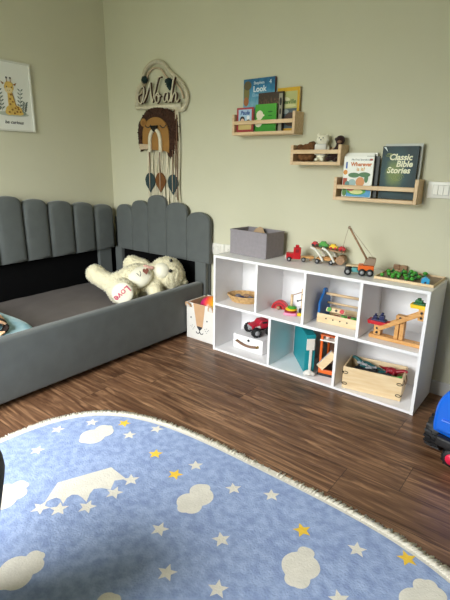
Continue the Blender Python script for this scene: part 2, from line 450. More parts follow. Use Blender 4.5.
def print_mat():
    m = bpy.data.materials.new('peach_print_fleece'); m.use_nodes = True
    nt = m.node_tree; N = nt.nodes; L = nt.links; b = N['Principled BSDF']; b.inputs['Roughness'].default_value = .95
    tc = N.new('ShaderNodeTexCoord'); n = N.new('ShaderNodeTexNoise'); n.inputs['Scale'].default_value = 7; n.inputs['Detail'].default_value = 1.5
    L.new(tc.outputs['Object'], n.inputs['Vector']); r = N.new('ShaderNodeValToRGB'); e = r.color_ramp.elements
    r.color_ramp.interpolation = 'CONSTANT'
    e[0].position = 0; e[0].color = (*hexc('2a1a14'), 1); e[1].position = .36; e[1].color = (*hexc('e6b990'), 1)
    for p, c in ((.52, '4a2c20'), (.545, 'eac9a2'), (.63, '7e4a34')):
        k = e.new(p); k.color = (*hexc(c), 1)
    L.new(n.outputs['Fac'], r.inputs['Fac']); L.new(r.outputs['Color'], b.inputs['Base Color'])
    return m
M['print'] = print_mat()
def f2(u, v):
    a = -.35 * PI + 1.35 * PI * v
    rr = .05 + .012 * noise.noise(Vector((u * 3, v * 2, 2)))
    x = .60 + .315 * u
    y = -1.425 + .02 * math.sin(u * 4) + rr * 1.6 * math.cos(a) ; z = .122 + rr * .8 * math.sin(a)
    return (min(x, .915), y, max(z, .02))
drape('printed_fold', f2, 20, 24, .01, M['print'])

# ------------------------------------------------------------------ storage shelf
SX, SW, SH, SD, ZM, T = 1.258, 1.20, .5946, .294, .3059, .015
YB = -.014
sh = thing('storage_shelf', 'white open cube storage unit with four bays over three wider bays', 'shelf', (SX, 0, 0))
def sp(name, a, b_): return MB().span(a, b_, .0012).build(name, M['white'], sh)
sp('top_panel', (0, -SD, SH - T), (SW, YB, SH)); sp('bottom_panel', (T, -SD, .002), (SW - T, YB, T))
sp('side_panel', (0, -SD, 0), (T, YB, SH - T)); sp('side_panel', (SW - T, -SD, 0), (SW, YB, SH - T))
sp('middle_panel', (T, -SD, ZM - T), (SW - T, YB, ZM))
for k in (1, 2, 3):
    x = T / 2 + (SW - T) * k / 4; sp('divider', (x - T / 2, -SD, ZM), (x + T / 2, YB, SH - T))
for k in (1, 2):
    x = T / 2 + (SW - T) * k / 3; sp('divider', (x - T / 2, -SD, T), (x + T / 2, YB, ZM - T))
sp('back_panel', (T, YB - .006, T), (SW - T, YB - .001, SH - T))

# ------------------------------------------------------------------ things on the top of the shelf
t = thing('storage_box', 'mauve grey fabric storage box on the left end of the white shelf', 'box', (1.428, -.197, SH + .001), R(-5))
def open_box(w, d, h, th, m, parent, name='body', bev=.003, taper=0., m_in=None):
    b = MB(); mi = m_in or m
    b.span((-w / 2, 0, 0), (w / 2, th, h), bev, m); b.span((-w / 2, d - th, 0), (w / 2, d, h), bev, m)
    b.span((-w / 2, th, 0), (-w / 2 + th, d - th, h), bev, m); b.span((w / 2 - th, th, 0), (w / 2, d - th, h), bev, m)
    b.span((-w / 2 + th, th, 0), (w / 2 - th, d - th, th), 0, mi)
    return b.build(name, m, parent)
open_box(.27, .165, .142, .005, M['boxfab'], t)
b = MB()
b.span((-.136, -.001, .132), (.136, .007, .1432), .001); b.span((-.136, .158, .132), (.136, .166, .1432), .001)
b.span((-.136, .007, .132), (-.128, .158, .1432), .001); b.span((.128, .007, .132), (.136, .158, .1432), .001)
b.build('hem', M['boxfab'], t)
o = MB().prism([(-.055, 0), (.06, 0), (.02, .055), (0, .06), (-.03, .045)], -.0015, .0015, frame_mtx((0, 0, 0), (1, 0, 0), (0, .25, 1))).build('folded_card', M['kraft'], loc=(1.425, -.085, SH + .099), rotz=R(-5))
tag(o, 'folded brown card peeking out of the grey fabric box', 'card')

def wheel(name, parent, c, r, w, axis, mt=None, mh=None, hub=.5, n=20):
    """wheel with tyre and hub sub-part. axis: unit vector"""
    a = Vector(axis).normalized(); c = Vector(c)
    q = Vector((0, 0, 1)).rotation_difference(a).to_matrix().to_4x4(); mm = Matrix.Translation(c) @ q
    o = MB().lathe([(r * .3, -w / 2), (r * .85, -w / 2), (r, -w * .32), (r, w * .32), (r * .85, w / 2), (r * .3, w / 2)], n=n, mtx=mm).build(name, mt or M['rubber'], parent)
    MB().lathe([(0, -w * .56), (r * hub, -w * .56), (r * hub, w * .56), (0, w * .56)], n=n, mtx=mm).build('hub', mh or M['greypl'], o)
    return o

t = thing('toy_truck', 'red wooden toy truck with flatbed beside the grey box', 'toy truck', (1.668, -.166, SH + .001), R(30))
MB().box((.028, .024, .028), (.056, .044, .032), bev=.003).build('hood', M['red'], t)
MB().box((.058, .024, .043), (.04, .046, .062), bev=.003).build('cab', M['red'], t)
MB().box((.058, .0005, .058), (.018, .002, .018), bev=.0005).box((.058, -.0006, .058), (.006, .0012, .01)).build('cab_window', M['redd'], t)
MB().box((.058, .024, .081), (.02, .02, .014), bev=.002).build('roof_light', M['red'], t)
MB().span((-.006, .004, .012), (-.001, .044, .034), .001).build('bumper', M['whitepl'], t)
MB().span((.08, .004, .018), (.15, .044, .028), .002).build('flatbed', M['woodm'], t)
MB().span((.125, .008, .006), (.14, .04, .018), .002).build('tow_block', M['woodd'], t)
for x in (.016, .094):
    for y in (-.003, .051): wheel('wheel', t, (x, y, .0125), .0125, .009, (0, 1, 0), hub=.55)

t = thing('car_transporter', 'wooden car transporter trailer with curved white arms and raised deck', 'toy trailer', (1.797, -.113, SH + .001), R(12))
MB().span((.02, .0, .02), (.165, .062, .03), .002).span((.06, .01, .03), (.12, .05, .036), .002).build('lower_deck', M['woodm'], t)
MB().box((.078, .031, .078), (.18, .062, .008), (0, R(5), 0), bev=.002).build('upper_deck', M['woodd'], t)
for x0, x1 in ((-.01, .062), (.052, .122)):
    for y in (-.008, .070):
        pts = []
        for i in range(13):
            u = i / 12; pts.append((x0 + (x1 - x0) * u ** .9, y, .086 - .070 * u ** 1.7))
        MB().tube(pts, .0064, 8).build('white_arm', M['whitepl'], t)
MB().cyl((.15, -.002, .028), (.15, .064, .028), .0225, n=20).build('roller', M['woodd'], t)
for x in (.03, .105):
    for y in (-.004, .066): wheel('wheel', t, (x, y, .0135), .0135, .009, (0, 1, 0), hub=.45)

def toy_car(name, label, m, m2, loc, rz, l=.042):
    c = thing(name, label, 'toy car', loc, rz, 'little cars on the transporter deck')
    pts = [(-.5, .14), (.5, .14), (.5, .42), (.3, .48), (.18, .74), (-.25, .74), (-.38, .5), (-.5, .45)]
    MB().prism([(x * l, y * l * .85) for x, y in pts], -.011, .011, frame_mtx((0, 0, 0), (1, 0, 0), (0, 0, 1)), bev=.001).build('body', m, c)
    for x in (-.28, .28):
        for y in (-.0125, .0125):
            MB().cyl((x * l, y - .0025, .006), (x * l, y + .0025, .006), .006, n=12).build('wheel', m2, c)
    return c
def deck(u):   # point on the sloped upper deck at local x
    x = .078 + u; z = .0830 - math.tan(R(5)) * u
    ca, sa = math.cos(R(12)), math.sin(R(12))
    return (1.797 + x * ca - .031 * sa, -.113 + x * sa + .031 * ca, SH + .001 + z)
toy_car('toy_car', 'little red car at the left end of the transporter deck', M['red'], M['dark'], deck(-.074), R(12), .036)
toy_car('toy_car', 'little green car on the transporter deck beside the yellow one', M['green'], M['dgreen'], deck(-.028), R(12), .05)
toy_car('toy_car', 'little yellow car on the transporter deck', M['yellow'], M['red'], deck(.026), R(12), .042)
toy_car('toy_car', 'little red car at the right end of the transporter deck', M['red'], M['red'], deck(.072), R(12), .036)

t = thing('crane_truck', 'wooden crane truck with orange bed and long raised boom', 'toy crane', (2.046, -.250, SH + .001), R(20))
MB().span((.0, .008, .014), (.128, .056, .024), .002).build('chassis', M['turq'], t)
MB().span((.032, .004, .02), (.058, .06, .036), .003).build('middle_block', M['turq'], t)
MB().span((.0, .006, .024), (.026, .058, .04), .006, seg=3).build('cab', M['dark'], t)
MB().span((.004, .012, .04), (.07, .052, .046), .002).build('cab_roof', M['woodx'], t)
MB().span((.06, .002, .026), (.132, .062, .05), .003).build('orange_bed', M['orange'], t)
tu = MB().prism([(0, 0), (.052, 0), (.056, .03), (.05, .033), (.022, .036), (.006, .02)], -.022, .022, frame_mtx((.083, .034, .051), (1, 0, 0), (0, 0, 1)), bev=.002).build('turret', M['woodg'], t)
tip = Vector((.003, .034, .222))
MB().cyl((.1, .034, .07), tip, .0052, .0045, n=14).build('boom', M['woodd'], t)
MB().cyl(tip - Vector((.002, .008, -.002)), tip + Vector((-.002, .008, .002)), .0065, n=14).build('boom_pulley', M['woodg'], t)
MB().tube([tip + Vector((-.006, 0, 0)), (-.024, .034, .112)], .0011, 6).tube([tip + Vector((.003, 0, .003)), (.125, .034, .086)], .0009, 6).build('string', M['woodg'], t)
MB().tube([(-.024, .034, .114), (-.024, .034, .104), (-.021, .034, .099), (-.027, .034, .097)], .002, 6).build('hook', M['wire'], t)
for x in (.014, .080, .116):
    for y in (0.0, .064): wheel('wheel', t, (x, y, .0175), .0175, .012, (0, 1, 0), hub=.5)

# wooden tray town with green trees and blocks
t = thing('puzzle_tray', 'shallow framed tray of green puzzle scenery at the right end of the shelf', 'tray', (2.315, -.125, SH + .001), R(0))
MB().span((-.13, -.095, 0), (.13, .105, .004), .001).build('base', M['woodg'], t)
b = MB()
for a, c in (((-.133, -.1, 0), (.133, -.095, .012)), ((-.133, .105, 0), (.133, .11, .012)), ((-.133, -.095, 0), (-.129, .105, .012)), ((.129, -.095, 0), (.133, .105, .012))):
    b.span(a, c, .001)
b.build('rim', M['woodx'], t)
rng = random.Random(3)
spots = []
tries = 0
while len(spots) < 26 and tries < 4000:
    tries += 1
    x = 2.205 + rng.random() * .185; y = -.205 + rng.random() * .16
    if x > 2.355 and y < -.165: continue
    if y > -.075 and x < 2.24: continue
    if all((x - a) ** 2 + (y - c) ** 2 > .0245 ** 2 for a, c in spots): spots.append((x, y))
proto = {}
where = lambda x, y: ('left' if x < 2.26 else 'middle' if x < 2.33 else 'right')
for i, (x, y) in enumerate(spots):
    kind = i % 3
    z0 = SH + .0058
    if kind not in proto:
        c = thing('toy_tree', '', 'toy tree', (x, y, z0), rng.random() * 6, 'green toy trees in the tray')
        if kind == 0:
            MB().cyl((0, 0, 0), (0, 0, .01), .0035, n=10).build('trunk', M['woodd'], c)
            MB().ball((0, 0, .0145), .0115, (1, 1, .75)).build('crown', M['green'], c)
        elif kind == 1:
            MB().cyl((0, 0, 0), (0, 0, .008), .0035, n=10).build('trunk', M['woodd'], c)
            MB().cyl((0, 0, .008), (0, 0, .024), .0115, .001, n=16).build('crown', M['dgreen'], c)
        else:
            MB().cyl((0, 0, 0), (0, 0, .006), .0035, n=10).build('trunk', M['dgreen'], c)
            MB().box((0, 0, .013), (.017, .017, .014), bev=.005, seg=3).build('crown', M['green'], c)
        proto[kind] = c
    else:
        c = dup(proto[kind], (x, y, z0), rng.random() * 6)
    c['label'] = ['round light green toy tree', 'dark green cone shaped toy tree', 'squat square topped green toy tree'][kind] + ' standing in the puzzle tray'
for (x, y, rz, lab) in ((2.215, -.005, .2, 'left of the two tan wooden blocks at the back of the tray'), (2.252, -.012, .1, 'right of the two tan wooden blocks at the back of the tray')):
    o = MB().box((0, 0, .0155), (.031, .024, .031), bev=.002).build('toy_block', M['woodd'], loc=(x, y, SH + .0058), rotz=rz); tag(o, lab, 'block', 'wooden blocks in the tray')
o = thing('toy_house', 'light blue toy house block at the front right of the tray', 'toy house', (2.405, -.198, SH + .0058), .25)
MB().box((0, 0, .011), (.034, .024, .022), bev=.002).build('walls', M['cyan'], o)
MB().prism([(-.018, 0), (.018, 0), (0, .012)], -.013, .013, frame_mtx((0, 0, .022), (1, 0, 0), (0, 0, 1))).build('roof', M['cyan'], o)
MB().box((0, -.0122, .007), (.008, .001, .012)).build('doorway', M['navy'], o)

# ------------------------------------------------------------------ upper bays
ZU = ZM + .001
# bay 1: wicker basket with pebbles
t = thing('wicker_basket', 'low oval straw basket in the upper left bay', 'basket', (1.392, -.15, ZU), R(15))
b = MB()
for k in range(9):
    z = .004 + k * .0040; rr = .085 + .022 * (k / 8) ** .8
    pts = []
    for j in range(48):
        a = 2 * PI * j / 48
        w_ = .0014 * math.sin(a * 24 + (k % 2) * PI)
        pts.append(((rr + w_) * math.cos(a), (rr + w_) * .72 * math.sin(a), z))
    b.tube(pts, .0033, 6, closed=True)
b.lathe([(0, .001), (.088, .001), (.088, .005), (0, .005)], n=40, sc=(1, .72, 1))
b.build('woven_body', M['wicker'], t)
pts = [(.11 * math.cos(2 * PI * j / 40), .0795 * math.sin(2 * PI * j / 40), .039) for j in range(40)]
MB().tube(pts, .0048, 8, closed=True).build('rim', M['wicker'], t)
for i, (x, y, r, m_, lab) in enumerate(((1.35, -.165, .021, 'stone', 'pale grey pebble at the left side of the straw basket'), (1.39, -.185, .019, 'navy', 'dark blue toy stone in the straw basket'),
        (1.435, -.16, .02, 'stone', 'grey pebble at the right side of the straw basket'), (1.39, -.135, .022, 'woodd', 'brown wooden pebble at the back of the straw basket'))):
    o = MB().ball((0, 0, 0), r, (1.1, .9, .7), (0, 0, i), u=16, v=10).build('toy_pebble', M[m_], loc=(x, y, ZU + .026)); tag(o, lab, 'pebble', 'pebbles in the straw basket')

# bay 2: red stacking rainbow + wooden ring game
t = thing('stacking_rainbow', 'red wooden stacking rainbow with a small wooden arch in the second upper bay', 'toy', (1.628, -.135, ZU), R(12))
def arch(r0, r1, th, y0=0.):
    n = 20; pts = [(r1 * math.cos(PI * i / n), r1 * math.sin(PI * i / n)) for i in range(n + 1)]
    pts += [(r0 * math.cos(PI * (n - i) / n), r0 * math.sin(PI * (n - i) / n)) for i in range(n + 1)] if r0 > .001 else []
    return MB().prism(pts, -th / 2, th / 2, frame_mtx((0, y0, 0), (1, 0, 0), (0, 0, 1)), bev=.001)
for k, m_ in enumerate(('red', 'redd', 'red', 'redd')):
    arch(.049 - .0105 * (k + 1), .049 - .0105 * k - .0006, .032).build('arch', M[m_], t)
MB().ball((.0, -.03, .0115), .0115, (1.1, .8, 1), u=16, v=10).build('wooden_ball', M['woodd'], t)

t = thing('post_game', 'wooden two post lacing toy on a pink base with coloured rings', 'toy', (1.745, -.17, ZU), R(20))
MB().box((-.02, -.012, .007), (.075, .06, .014), bev=.006, seg=3).build('pink_base', M['pinkpl'], t)
MB().lathe([(0, 0), (.033, 0), (.035, .005), (.033, .010), (0, .010)], (-.022, -.008, .0145), n=24).build('ring', M['redd'], t)
MB().lathe([(0, 0), (.031, 0), (.033, .004), (.031, .008), (0, .008)], (-.020, -.004, .025), n=24).build('ring', M['yellow'], t)
MB().lathe([(0, 0), (.024, 0), (.026, .005), (.024, .010), (0, .010)], (-.016, -.002, .0335), n=24).build('ring', M['green'], t)
MB().cyl((-.022, .01, .02), (-.022, .01, .108), .0075, n=14).build('post', M['wood'], t)
MB().cyl((.036, .012, .0), (.036, .012, .145), .0075, n=14).build('post', M['wood'], t)
MB().cyl((-.022, .01, .104), (.036, .012, .128), .0025, n=10).build('crossbar', M['woodd'], t)
MB().box((.034, .0, .018), (.024, .022, .034), bev=.003).build('dark_block', M['dark'], t)
MB().box((.032, -.024, .008), (.028, .018, .016), bev=.003).build('yellow_block', M['yellow'], t)
MB().tube([(.036, .005, .085), (.018, -.002, .08), (.012, -.002, .074)], .0025, 6).ball((.012, -.002, .078), .005, u=10, v=8).ball((.036, .003, .115), .004, u=10, v=8).build('string_bead', M['dark'], t)

# bay 3: wooden toolbox
TL = (2.004, -.125, ZU)
t = thing('toy_toolbox', 'cream wooden toy toolbox with blue ends and a dowel handle', 'toolbox', TL, R(2))
W2 = .112
def endp(x):
    n = 12; pts = [(-.066, 0), (.066, 0), (.066, .07)]
    pts += [(.022 * math.cos(PI * i / n), .145 + .022 * math.sin(PI * i / n)) for i in range(n + 1)] + [(-.066, .07)]
    return MB().prism([(-.066, 0), (.066, 0), (.066, .105)] + [(.024 * math.cos(PI * i / n), .148 + .024 * math.sin(PI * i / n)) for i in range(n + 1)] + [(-.066, .105)],
                      -.006, .006, frame_mtx((x, 0, 0), (0, 1, 0), (0, 0, 1)), bev=.001)
endp(-W2 + .006).build('end_panel', M['blue'], t); endp(W2 - .006).build('end_panel', M['blue'], t)
for y in (-.072, .066):
    b = MB().span((-W2, y, .0), (W2, y + .006, .05), .001, M['woodx'])
    if y < 0:
        for k in range(4): b.cyl((-.06 + k * .038, y - .0008, .027), (-.06 + k * .038, y + .001, .027), .0042, n=12, m=M['dark'])
    b.build('side_panel', M['woodx'], t)
MB().span((-W2 + .012, -.066, .001), (W2 - .012, .066, .008)).build('bottom', M['woodx'], t)
MB().cyl((-W2 + .012, 0, .142), (W2 - .012, 0, .142), .0075, n=14).build('handle', M['wood'], t)
MB().cyl((-W2 + .012, .03, .085), (W2 - .012, .03, .085), .006, n=14).build('tool_bar', M['wood'], t)
# loose pieces in the toolbox
def at_tool(x, y, z): return (TL[0] + x, TL[1] + y, TL[2] + z)
o = thing('toy_plank', 'short pale wooden strip with green and red discs laid over the toolbox', 'toy plank', at_tool(-.02, -.045, .058), R(2))
MB().span((-.052, -.012, -.004), (.052, .012, .004), .003).build('strip', M['woodx'], o)
o.rotation_euler = (R(62), 0, R(2))
o.location.z += .012
for x, m_ in ((-.034, 'green'), (.004, 'dark'), (.036, 'red')):
    MB().cyl((x, 0, .004), (x, 0, .009), .0115 if m_ != 'dark' else .006, n=18).build('disc', M[m_], o)
for i, (x, y, z, m_, lab) in enumerate(((.03, -.05, .047, 'green', 'green toy nut at the middle of the toolbox front'), (.082, -.048, .047, 'green', 'green toy nut at the right end of the toolbox'),
        (-.03, .0, .02, 'red', 'red toy nut deep in the toolbox'), (.05, -.012, .035, 'red', 'red toy nut beside the green nuts in the toolbox'), (-.075, -.045, .03, 'dgreen', 'dark green toy nut at the left end of the toolbox'))):
    n = 6; o = thing('toy_nut', lab, 'toy nut', at_tool(x, y, z), i, 'coloured nuts in the toolbox')
    MB().prism([(.017 * math.cos(2 * PI * k / n), .017 * math.sin(2 * PI * k / n)) for k in range(n)], -.008, .008, bev=.002).build('nut', M[m_], o)
    MB().cyl((0, 0, .008), (0, 0, .0086), .007, n=14).build('hole', M['dark'], o)

# bay 4: balance ramp with two boats
t = thing('balance_beam_toy', 'beech wooden balance toy with sloping double beam in the upper right bay', 'toy', (2.31, -.215, ZU), 0)
b = MB().span((-.118, -.022, 0), (.122, .022, .018), .002, M['woodm'])
for k in range(6): b.cyl((-.085 + k * .036, -.0225, .0185), (-.085 + k * .036, -.0225, .0178), .001, n=6, m=M['woodm'])
for k in range(5): b.cyl((-.09 + k * .045, -.004, .0182), (-.09 + k * .045, -.004, .0175), .004, n=10, m=M['woodd'])
b.build('base', M['woodm'], t)
b = MB().span((-.002, -.017, .018), (.017, .017, .118), .002, M['woodm']).span((.021, -.017, .018), (.040, .017, .118), .002, M['woodm']).span((-.002, -.017, .095), (.04, .017, .135), .004, M['woodm'])
for z in (.124, .104): b.cyl((.019, -.0185, z), (.019, -.017, z), .0058, n=14, m=M['dark'])
b.build('centre_post', M['woodm'], t)
for y in (-.026, .019):
    p0 = Vector((-.076, y, .05)); p1 = Vector((.108, y, .165)); d = p1 - p0
    MB().box(((p0 + p1) / 2) + Vector((0, .0035, 0)), (d.length, .006, .020), (0, -math.atan2(d.z, d.x), 0), bev=.002).build('beam', M['woodm'], t)
def endblock(x0, x1, z0, z1):
    b = MB().span((x0, -.020, z0), (x1, .019, z1), .003, M['woodm'])
    for k in (.28, .72): b.cyl(((x0 + x1) / 2, -.0275, z0 + (z1 - z0) * k), ((x0 + x1) / 2, -.02, z0 + (z1 - z0) * k), .005, n=14, m=M['dark'])
    return b.build('end_block', M['woodm'], t)
endblock(-.098, -.064, .019, .068); endblock(.093, .125, .130, .184)
def boat(label, loc, m_, m2, l, pegs):
    o = thing('toy_boat', label, 'toy boat', loc, 0)
    MB().prism([(-l / 2, .008), (l / 2, .008), (l / 2 - .004, -.009), (-l / 2 + .004, -.009)], -.024, .024, frame_mtx((0, 0, .009), (1, 0, 0), (0, 0, 1)), bev=.001).build('hull', M[m_], o)
    MB().span((-l * .34, -.018, .017), (l * .36, .018, .024), .002).build('deck', M[m2], o)
    for x, h, w_ in pegs:
        MB().span((x - w_, -.010, .024), (x + w_, .010, .024 + h * .6), .002).cyl((x, 0, .024 + h * .6), (x, 0, .024 + h), w_ * .55, n=12).build('cargo', M[m2], o)
    return o
boat('red toy boat with navy blue cargo on the low left end of the balance toy', (2.31 - .083, -.215, ZU + .069), 'red', 'navy', .098, ((-.018, .024, .009), (.014, .034, .012)))
boat('yellow toy boat with green cargo on the high right end of the balance toy', (2.31 + .090, -.215, ZU + .185), 'yellow', 'dgreen', .072, ((-.004, .02, .016),))
bpy.data.objects

# ------------------------------------------------------------------ lower bays
ZL = T + .001
t = thing('handled_box', 'low white box with a brown leather strap handle in the lower left bay', 'box', (1.457, -.205, ZL), 0)
MB().span((-.108, 0, 0), (.108, .165, .09), .002).build('body', M['white'], t)
pts = [(-.078 + .156 * i / 14, -.006 - .006 * math.sin(PI * i / 14), .052 - .012 * math.sin(PI * i / 14) - .008 * i / 14) for i in range(15)]
st = MB().tube(pts, .008, 8, taper=lambda u: 1 if .06 < u < .94 else .9).build('strap_handle', M['leather'], t)
MB().cyl((.075, -.016, .0445), (.075, -.0, .0445), .0075, n=14).cyl((-.075, -.016, .052), (-.075, 0, .052), .006, n=14).build('rivet', M['metal'], st)
MB().lathe([(0, .004), (.007, .003), (.008, 0)], n=14, mtx=frame_mtx((.006, -.0002, .068), (1, 0, 0), (0, 0, 1))).build('stud', M['wire'], t)

mt = thing('monster_truck', 'crimson toy monster truck with big black wheels on the white box', 'toy truck', (1.478, -.112, ZL + .0912), R(-120))
mt.scale = (1.12, 1.12, 1.12)
# local +x forward
body = [(-.058, .038), (.058, .038), (.06, .052), (.05, .06), (.022, .064), (.006, .083), (-.034, .085), (-.05, .068), (-.062, .064)]
o = MB().prism(body, -.033, .033, frame_mtx((0, 0, 0), (1, 0, 0), (0, 0, 1)), bev=.005).build('body', M['crimson'], mt)
MB().span((-.03, -.034, .066), (.0, .034, .078), .002).build('side_window', M['dark'], o)
MB().span((.058, -.026, .041), (.063, .026, .054), .001).build('grille', M['greypl'], o)
MB().prism([(.01, 0), (.05, .001), (.04, .010), (.016, .014)], -.0005, .0005, frame_mtx((0, -.0338, .044), (1, 0, 0), (0, 0, 1))).prism([(.01, 0), (.05, .001), (.04, .010), (.016, .014)], -.0005, .0005, frame_mtx((0, .0338, .044), (1, 0, 0), (0, 0, 1))).build('flame_decal', M['whitepl'], o)
MB().span((-.05, -.014, .026), (.05, .014, .04), .003).build('chassis', M['dark'], mt)
for x in (-.042, .042):
    MB().cyl((x, -.04, .026), (x, .04, .026), .005, n=10).build('axle', M['dark'], mt)
    for y in (-.047, .047):
        wl = wheel('wheel', mt, (x, y, .026), .026, .026, (0, 1, 0), mh=M['greypl'], hub=.5, n=24)
        b = MB()
        for k in range(14):
            a = 2 * PI * k / 14; b.box((x + .026 * math.cos(a), y, .026 + .026 * math.sin(a)) if math.sin(a) > -.96 else (x, y, .003), (.003, .024, .005), (0, -a, 0))
        b.build('tread', M['rubber'], wl)

# teal carry case
t = thing('toy_case', 'teal upright toy carry case standing diagonally in the lower middle bay', 'toy case', (1.692, -.06, ZL), math.atan2(-.21, .19))
MB().span((.0, 0, .0), (.262, .055, .222), .003).build('body', M['teal'], t)
MB().span((.002, -.003, .19), (.028, -.0, .212), .001).build('latch', M['yellow'], t)
MB().span((.012, .012, .222), (.05, .04, .236), .004).build('handle', M['hubpink'], t)
MB().span((.262, .006, .135), (.268, .05, .2), .002).build('white_panel', M['whitepl'], t)
MB().box((.268, .03, .07), (.006, .014, .13), bev=.001).build('white_strip', M['whitepl'], t)
MB().span((.262, .003, .03), (.265, .053, .125), .001).build('lower_flap', M['teal'], t)
o = blob('crumpled_cloth', [('e', (0, 0, .016), (.024, .02, .015)), ('e', (.018, .012, .013), (.018, .016, .012)), ('e', (-.018, .0, .011), (.014, .014, .01)), ('e', (.004, .006, .026), (.012, .012, .011))], .004, M['canvas'], disp=.003, dscale=.012, loc=(1.902, -.268, ZL))
tag(o, 'crumpled white cloth at the foot of the teal case', 'cloth')

# orange framed garage with ramp
t = thing('toy_garage', 'orange framed toy garage with a slanted cream ramp beside the teal case', 'toy garage', (1.973, -.132, ZL), R(8))
for x in (-.044, .044):
    for y in (-.07, .06):
        MB().span((x - .006, y - .006, .012), (x + .006, y + .006, .225), .001).build('post', M['orange'], t)
MB().span((-.056, -.085, 0), (.056, .07, .012), .002).build('base', M['dark'], t)
MB().span((-.05, -.08, .012), (.05, -.066, .034), .002).build('kerb', M['orange'], t)
MB().span((-.054, -.08, .196), (.054, .07, .204), .002).build('upper_deck', M['whitepl'], t)
MB().span((-.052, -.08, .225), (.052, .068, .231), .002).build('roof', M['orange'], t)
MB().span((-.052, .066, .012), (.052, .07, .225), .001).build('back_wall', M['leather'], t)
d = Vector((.066, 0, .088))
MB().box((-.002, -.094, .098), (.12, .012, .040), (0, -math.atan2(d.z, d.x), 0), bev=.001).build('ramp', M['woodx'], t)
MB().box((-.0175, -.094, .112), (.122, .0125, .005), (0, -math.atan2(d.z, d.x), 0)).build('ramp_edge', M['greypl'], t)
for x, y, lab in ((-.02, -.05, 'white toy cup left on the garage upper deck'), (.022, -.045, 'white toy cup right on the garage upper deck')):
    p = Matrix.Rotation(R(8), 4, 'Z') @ Vector((x, y, 0))
    o = MB().lathe([(0, 0), (.010, 0), (.012, .018), (.0105, .018), (.009, .003), (0, .003)], n=16).build('toy_cup', M['whitepl'], loc=(1.973 + p.x, -.132 + p.y, ZL + .2045)); tag(o, lab, 'toy cup', 'cups on the toy garage')

# wooden crate with toy animals
CR = (2.238, -.252, ZL); CA = R(9)
t = thing('wooden_crate', 'pale wooden crate with black wire clips in the lower right bay', 'crate', CR, CA)
cw, cd, ch = .285, .165, .118
MB().span((-cw / 2, 0, 0), (cw / 2, .008, ch), .0015).build('front_panel', M['woodx'], t)
MB().span((-cw / 2, cd - .008, 0), (cw / 2, cd, ch), .0015).build('back_panel', M['woodx'], t)
for s in (-1, 1):
    b = MB().span((s * cw / 2 - (0 if s < 0 else .008), .008, 0), (s * cw / 2 + (.008 if s < 0 else 0), cd - .008, ch), .0015).build('end_panel', M['woodx'], t)
MB().span((-cw / 2 + .008, .008, .002), (cw / 2 - .008, cd - .008, .01)).build('bottom', M['woodx'], t)
for s in (-1, 1):
    for z in (.028, .088):
        x0 = s * cw / 2
        for k in (0,):
            pts = []
            for i in range(20):
                a = 2 * PI * i / 20; pts.append((x0 - s * (.013 + .012 * math.cos(a)), -.0022, z + .006 * math.sin(a)))
            MB().tube(pts, .0016, 6, closed=True).tube([(x0 - s * .004, -.0022, z), (x0 + s * .0022, -.0018, z), (x0 + s * .0025, .014, z)], .0016, 6).build('wire_clip', M['wire'], t)
MB().tube([(cw / 2 + .002, .05, .09), (cw / 2 + .007, .06, .068), (cw / 2 + .008, .085, .06), (cw / 2 + .007, .11, .068), (cw / 2 + .002, .12, .09)], .003, 8).build('rope_handle', M['woodg'], t)
MB().span((-cw / 2 + .009, .009, .0105), (cw / 2 - .009, cd - .009, .02)).build('liner', M['dark'], t)
def dino(name, label, m_, loc, rz, s=1., tilt=0., legs=True, group='toy animals heaped in the crate'):
    P = [('e', (0, 0, .03), (.034, .018, .02)), ('l', (.025, 0, .035), (.056, 0, .052), .012, .009), ('e', (.066, 0, .054), (.016, .009, .009)),
         ('l', (-.028, 0, .03), (-.06, .004, .028), .012, .006), ('l', (-.06, .004, .028), (-.088, .012, .032), .006, .003)]
    for x in (-.018, .02):
        for y in (-.013, .013): P.append(('l', (x, y, .024), (x + .003, y * 1.15, .005), .008, .0055))
    P = [(p[0],) + tuple(tuple(c * s for c in q) if isinstance(q, tuple) else q * s for q in p[1:]) for p in P]
    o = thing(name, label, 'toy animal', loc, rz, group); o.rotation_euler = (tilt, 0, rz)
    blob('body', P, .003 * max(s, .8), m_, o, smooth=2)
    for y in (-.007, .007): MB().ball((.07 * s, y * s, .058 * s), .002 * s, u=8, v=6).build('eye', M['eye'], o)
    return o
def in_crate(x, y, z):
    z += .014; x *= .92; y = .083 + (y - .083) * .8
    p = Matrix.Rotation(CA, 4, 'Z') @ Vector((x, y, z)); return (CR[0] + p.x, CR[1] + p.y, CR[2] + p.z)
M['dteal'] = H('dark_teal_plastic', '1f5f60', .45, var=.15, vscale=40, bump=.2)
M['dred'] = H('dark_red_plastic', '8e1424', .4, var=.12, vscale=40, bump=.2)
M['lgreen'] = H('leaf_green_plastic', '2f9a30', .45, var=.12, vscale=40, bump=.2)
dino('toy_dinosaur', 'dark teal toy dinosaur lying along the back left of the crate', M['dteal'], in_crate(-.06, .112, .058), CA + R(172), 1.0, R(20))
dino('toy_dinosaur', 'dark red toy dinosaur at the right end of the crate', M['dred'], in_crate(.075, .1, .062), CA + R(-25), .95, R(-35))
dino('toy_dinosaur', 'leaf green toy dinosaur at the front right of the crate', M['lgreen'], in_crate(.095, .048, .062), CA + R(15), .6, R(30))
dino('toy_dinosaur', 'black toy dinosaur at the middle of the crate', M['dark'], in_crate(.005, .055, .055), CA + R(10), .9, R(40))
dino('toy_dinosaur', 'black toy dinosaur along the front left of the crate', M['dark'], in_crate(-.07, .045, .05), CA + R(-8), .9, R(-45))
dino('toy_dinosaur', 'dark teal toy dinosaur tucked under the red one in the crate', M['dteal'], in_crate(.02, .115, .045), CA + R(30), .85, R(30))
